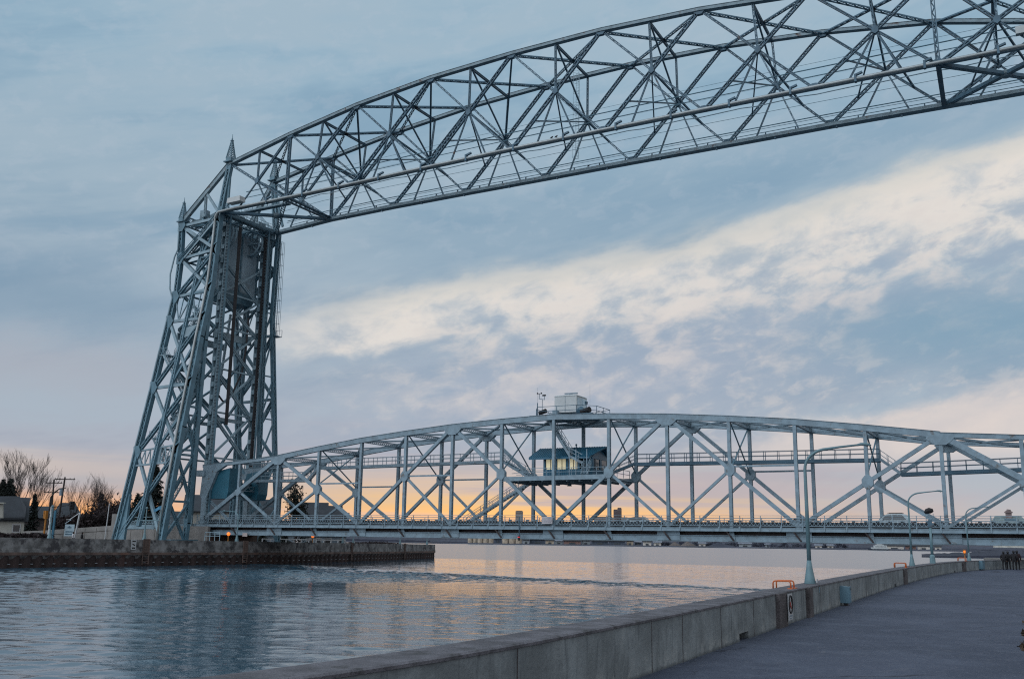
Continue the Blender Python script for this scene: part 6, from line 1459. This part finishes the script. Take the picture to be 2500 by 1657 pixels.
for x0, x1, h, lab, m, kd in ((1142, 1166, 9, 'leftmost row of tan silos under the bridge', TAN, 'silo'), (1166, 1205, 8, 'long row of tan silos left of the dark shed', TAN, 'silo'), (1207, 1224, 8, 'dark shed between two tan silo rows', DKSH, 'shed'), (1226, 1274, 8, 'pale tan silo row right of the dark shed', TAN, 'silo'),
        (1276, 1292, 7, 'small grey shed right of the silos', GRSH, 'shed'), (1294, 1330, 8, 'blue dark warehouse with pale doors on the far shore', DKSH, 'shed'), (1332, 1352, 7, 'tan warehouse behind the red navigation lamp', TAN, 'shed'), (1354, 1374, 6, 'pale grey low house right of the navigation lamp', GRSH, 'house'), (1376, 1418, 6.5, 'long brick warehouse on the far shore', BRK, 'shed'), (1420, 1440, 7.5, 'green grey gabled shed right of the brick warehouse', GRSH, 'shed'),
        (1444, 1484, 7, 'first half of the very dark long warehouse', DKSH, 'shed'), (1486, 1526, 7.5, 'second half of the very dark long warehouse', DKSH, 'shed'), (1530, 1546, 8, 'tan shed right of the dark long warehouse', TAN, 'shed'), (1550, 1566, 6, 'low blue shed near the middle of the far shore', DKSH, 'house'), (1570, 1590, 7.5, 'pale shed with open bays on the far shore', PALE, 'shed'), (1596, 1614, 6, 'small pale house beside the gravel heaps', PALE, 'house'),
        (1706, 1722, 5.5, 'white roofed house on the wooded shore', PALE, 'house'), (1804, 1834, 6, 'wide grey roofed house on the wooded shore', GRSH, 'house'), (1868, 1880, 5, 'small grey house right of the wide grey one', GRSH, 'house'), (1990, 2006, 5, 'little white house left of the tall lamp post arm', PALE, 'house'), (2020, 2034, 5, 'pale cottage on the shore near the moored ferry', PALE, 'house'), (2160, 2206, 6.5, 'light domed store house right of the white ferry', PALE, 'shed'), (2210, 2236, 6, 'pinkish store house behind the middle lamp post', BRK, 'shed'), (2240, 2270, 6.5, 'pale pink shed left of the floodlight pole', PALE, 'shed'), (2282, 2298, 6, 'whitish shed right of the floodlight pole', PALE, 'shed')):
    shed(x0, x1, h, 985+((x0*7) % 60), lab, m, kd)
for k, (px, w, h, lab) in enumerate(((1648, 26, 9, 'brown gravel heap on the far shore'), (1680, 34, 10, 'larger grey gravel heap on the far shore'), (1760, 60, 8, 'wooded hump right of the gravel heaps'))):
    p = ud(px, HZ(px), 1010); p.z = .8; sc = 1010/FPX
    mb = MB(); mb.tube([p, p+V((0, 0, h*sc*.5)), p+V((0, 0, h*sc*.95)), p+V((1, 0, h*sc))], [w*sc*.6, w*sc*.36, w*sc*.09, .1], 14)
    tag(obj('gravel_heap' if k < 2 else 'wooded_hump', mb, mat('heap', (.10, .085, .08), .95) if k < 2 else SHORE, None, p), lab, 'heap')
rr = random.Random(4); tree_pos = [1618, 1630, 1662, 1700, 1730, 1745, 1782, 1796, 1842, 1856, 1892, 1915, 1945, 1968, 2010, 2044, 2062]
for k, px in enumerate(tree_pos):
    p = ud(px, HZ(px), 1030+rr.uniform(-20, 30)); p.z = .5
    th = leafy(p, rr.uniform(4, 6.5), rr.uniform(4, 7), 'dark round tree on the far wooded shore between the houses', 100+k, SHORE, 260, 'far_tree', 'trees on the far shore', 'tree', 1.3)
# excursion boat
p = ud(2150, HZ(2150)+3, 930); p.z = 0; t = V((r_.x, r_.y, 0)); nb = V((-t.y, t.x, 0)); sc = 930/FPX
bt = thing('ferry_boat', 'white two deck excursion boat moored on the far shore', 'boat', p)
part('hull', bt, DKSH, lambda mb: mb.quadstrip([[p+t*x*sc+nb*y+V((0, 0, z)) for x, y, z in ((-26, 0, .1), (-20, -2.5, .1), (16, -2.5, .1), (20, 0, .1), (16, 2.5, .1), (-20, 2.5, .1))], [p+t*x*sc*1.1+nb*y*1.2+V((0, 0, z)) for x, y, z in ((-28, 0, 1.7), (-20, -2.5, 1.2), (16, -2.5, 1.2), (20, 0, 1.3), (16, 2.5, 1.2), (-20, 2.5, 1.2))]]))
def _bx(mb, x0, x1, z0, z1): mb.quadstrip([[p+t*x*sc+nb*y+V((0, 0, z)) for x, y in ((x0, -2.2), (x1, -2.2), (x1, 2.2), (x0, 2.2))] for z in (z0, z1)])
part('lower_deck', bt, WHITE, lambda mb: _bx(mb, -20, 15, 1.2, 2.6)); part('upper_deck', bt, WHITE, lambda mb: (_bx(mb, -14, 12, 2.6, 4.3), _bx(mb, -10, 6, 4.3, 5.0))); part('wheelhouse', bt, WHITE, lambda mb: _bx(mb, -6, 2, 5.0, 6.0))
part('window_band', bt, GLASS, lambda mb: [mb.bar(p+t*(x*sc)-nb*2.25+V((0, 0, 3.2)), p+t*((x+1.6)*sc)-nb*2.25+V((0, 0, 3.2)), .6, .06, nb) for x in range(-13, 10, 3)])
# skyline over the deck
def block(px0, px1, top, dist, label, m, step=None):
    a, c = ud(px0, 1290, dist), ud(px1, 1290, dist); z1 = ud((px0+px1)/2, top, dist).z; a.z = c.z = 0; t = (c-a).normalized(); nb = V((-t.y, t.x, 0)); L = (c-a).length; d = L*.7
    th = thing('tower_block', label, 'building', a.lerp(c, .5), 'distant town buildings'); up = lambda p, z: V((p.x, p.y, z))
    part('wall', th, m, lambda mb: mb.quadstrip([[up(q, z) for q in (a, c, c+nb*d, a+nb*d)] for z in (0, z1)]))
    part('roof', th, ROOF, lambda mb: mb.quadstrip([[up(q, z) for q in (a+t*(L*.1), c-t*(L*.1), c+nb*d*.9-t*(L*.1), a+nb*d*.9+t*(L*.1))] for z in (z1, z1+1.2)]))
    fl_ = max(3, int(z1/9)); part('window_band', th, mat('far_window_band', tuple(x*.7 for x in m.node_tree.nodes['Principled BSDF'].inputs['Base Color'].default_value[:3] or (.1, .1, .1)), .6) if False else DKW, lambda mb: [mb.bar(up(a+t*(L*.06)-nb*.3, z1*(j+.5)/fl_), up(c-t*(L*.06)-nb*.3, z1*(j+.5)/fl_), 1.6, .4, nb) for j in range(fl_)])
    return th
DKW = mat('far_window_band', (.13, .11, .11), .6)
block(1258, 1276.5, 1247, 2600, 'plain tan tower block on the horizon left of the middle of the bridge', mat('far_tan_tower', (.20, .17, .15), .9))
block(1498, 1508, 1244, 2500, 'left half of the brown pair of towers right of the control house', mat('far_brown_tower', (.085, .065, .07), .9))
block(1507.5, 1518, 1240, 2520, 'taller right half of the brown pair of towers', mat('far_brown_tower2', (.10, .075, .08), .9))
block(1450, 1500, 1262, 2450, 'long low pale block left of the brown towers', mat('far_pale_block', (.20, .17, .155), .9))
block(1516, 1534, 1263, 2460, 'low pale block right of the brown towers', mat('far_pale_block2', (.21, .18, .17), .9))
block(1186, 1214, 1264, 2300, 'pale domed hall at the foot of the lower stair', mat('far_hall', (.20, .19, .18), .9))
# white harbour building with its lantern tower behind the right end of the bridge
ms = gable_house(2420, 2506, 430, 1278, 1259, 26, mat('cream_white_wall', (.36, .36, .33), .8), mat('pale_green_roof', (.14, .18, .18), .7), 'pale harbour building with green hipped roof behind the right end of the span', base=4.2, hip_=.16)
q = ud(2463, 1262, 440)
part('cupola', ms, mat('cupola_brick', (.17, .13, .13), .8), lambda mb: (mb.box(V((q.x, q.y, ud(2463, 1256, 440).z)), (2.2, 2.2, 3.0)), mb.box(V((q.x, q.y, ud(2463, 1250, 440).z)), (3, 3, .4)), mb.tube([V((q.x, q.y, ud(2463, 1250, 440).z)), V((q.x+.2, q.y, ud(2463, 1243, 440).z))], [1.0, .7], 8)))
part('name_board', ms, SPAN, lambda mb: mb.bar(ud(2452, 1267, 427), ud(2480, 1267.5, 427), .8, .2, V((0, -1, 0))))
q0, q1 = ud(2400, 1345, 150), ud(2440, 1345, 150)
pc = thing('pier_block', 'low pale concrete pier block in the water behind the walking group', 'pier', V((q0.x, q0.y, 0)))
part('block', pc, RETW, lambda mb: mb.plate([V((q0.x, q0.y, 1.9)), V((q1.x+4, q1.y, 1.9)), V((q1.x+4, q1.y+5, 1.9)), V((q0.x, q0.y+5, 1.9))], (0, 0, 1), 1.2))
part('footing', pc, QUAYR, lambda mb: mb.plate([V((q0.x+.5, q0.y+.4, .6)), V((q1.x+3.5, q1.y+.4, .6)), V((q1.x+3.5, q1.y+4.6, .6)), V((q0.x+.5, q0.y+4.6, .6))], (0, 0, 1), 1.6))
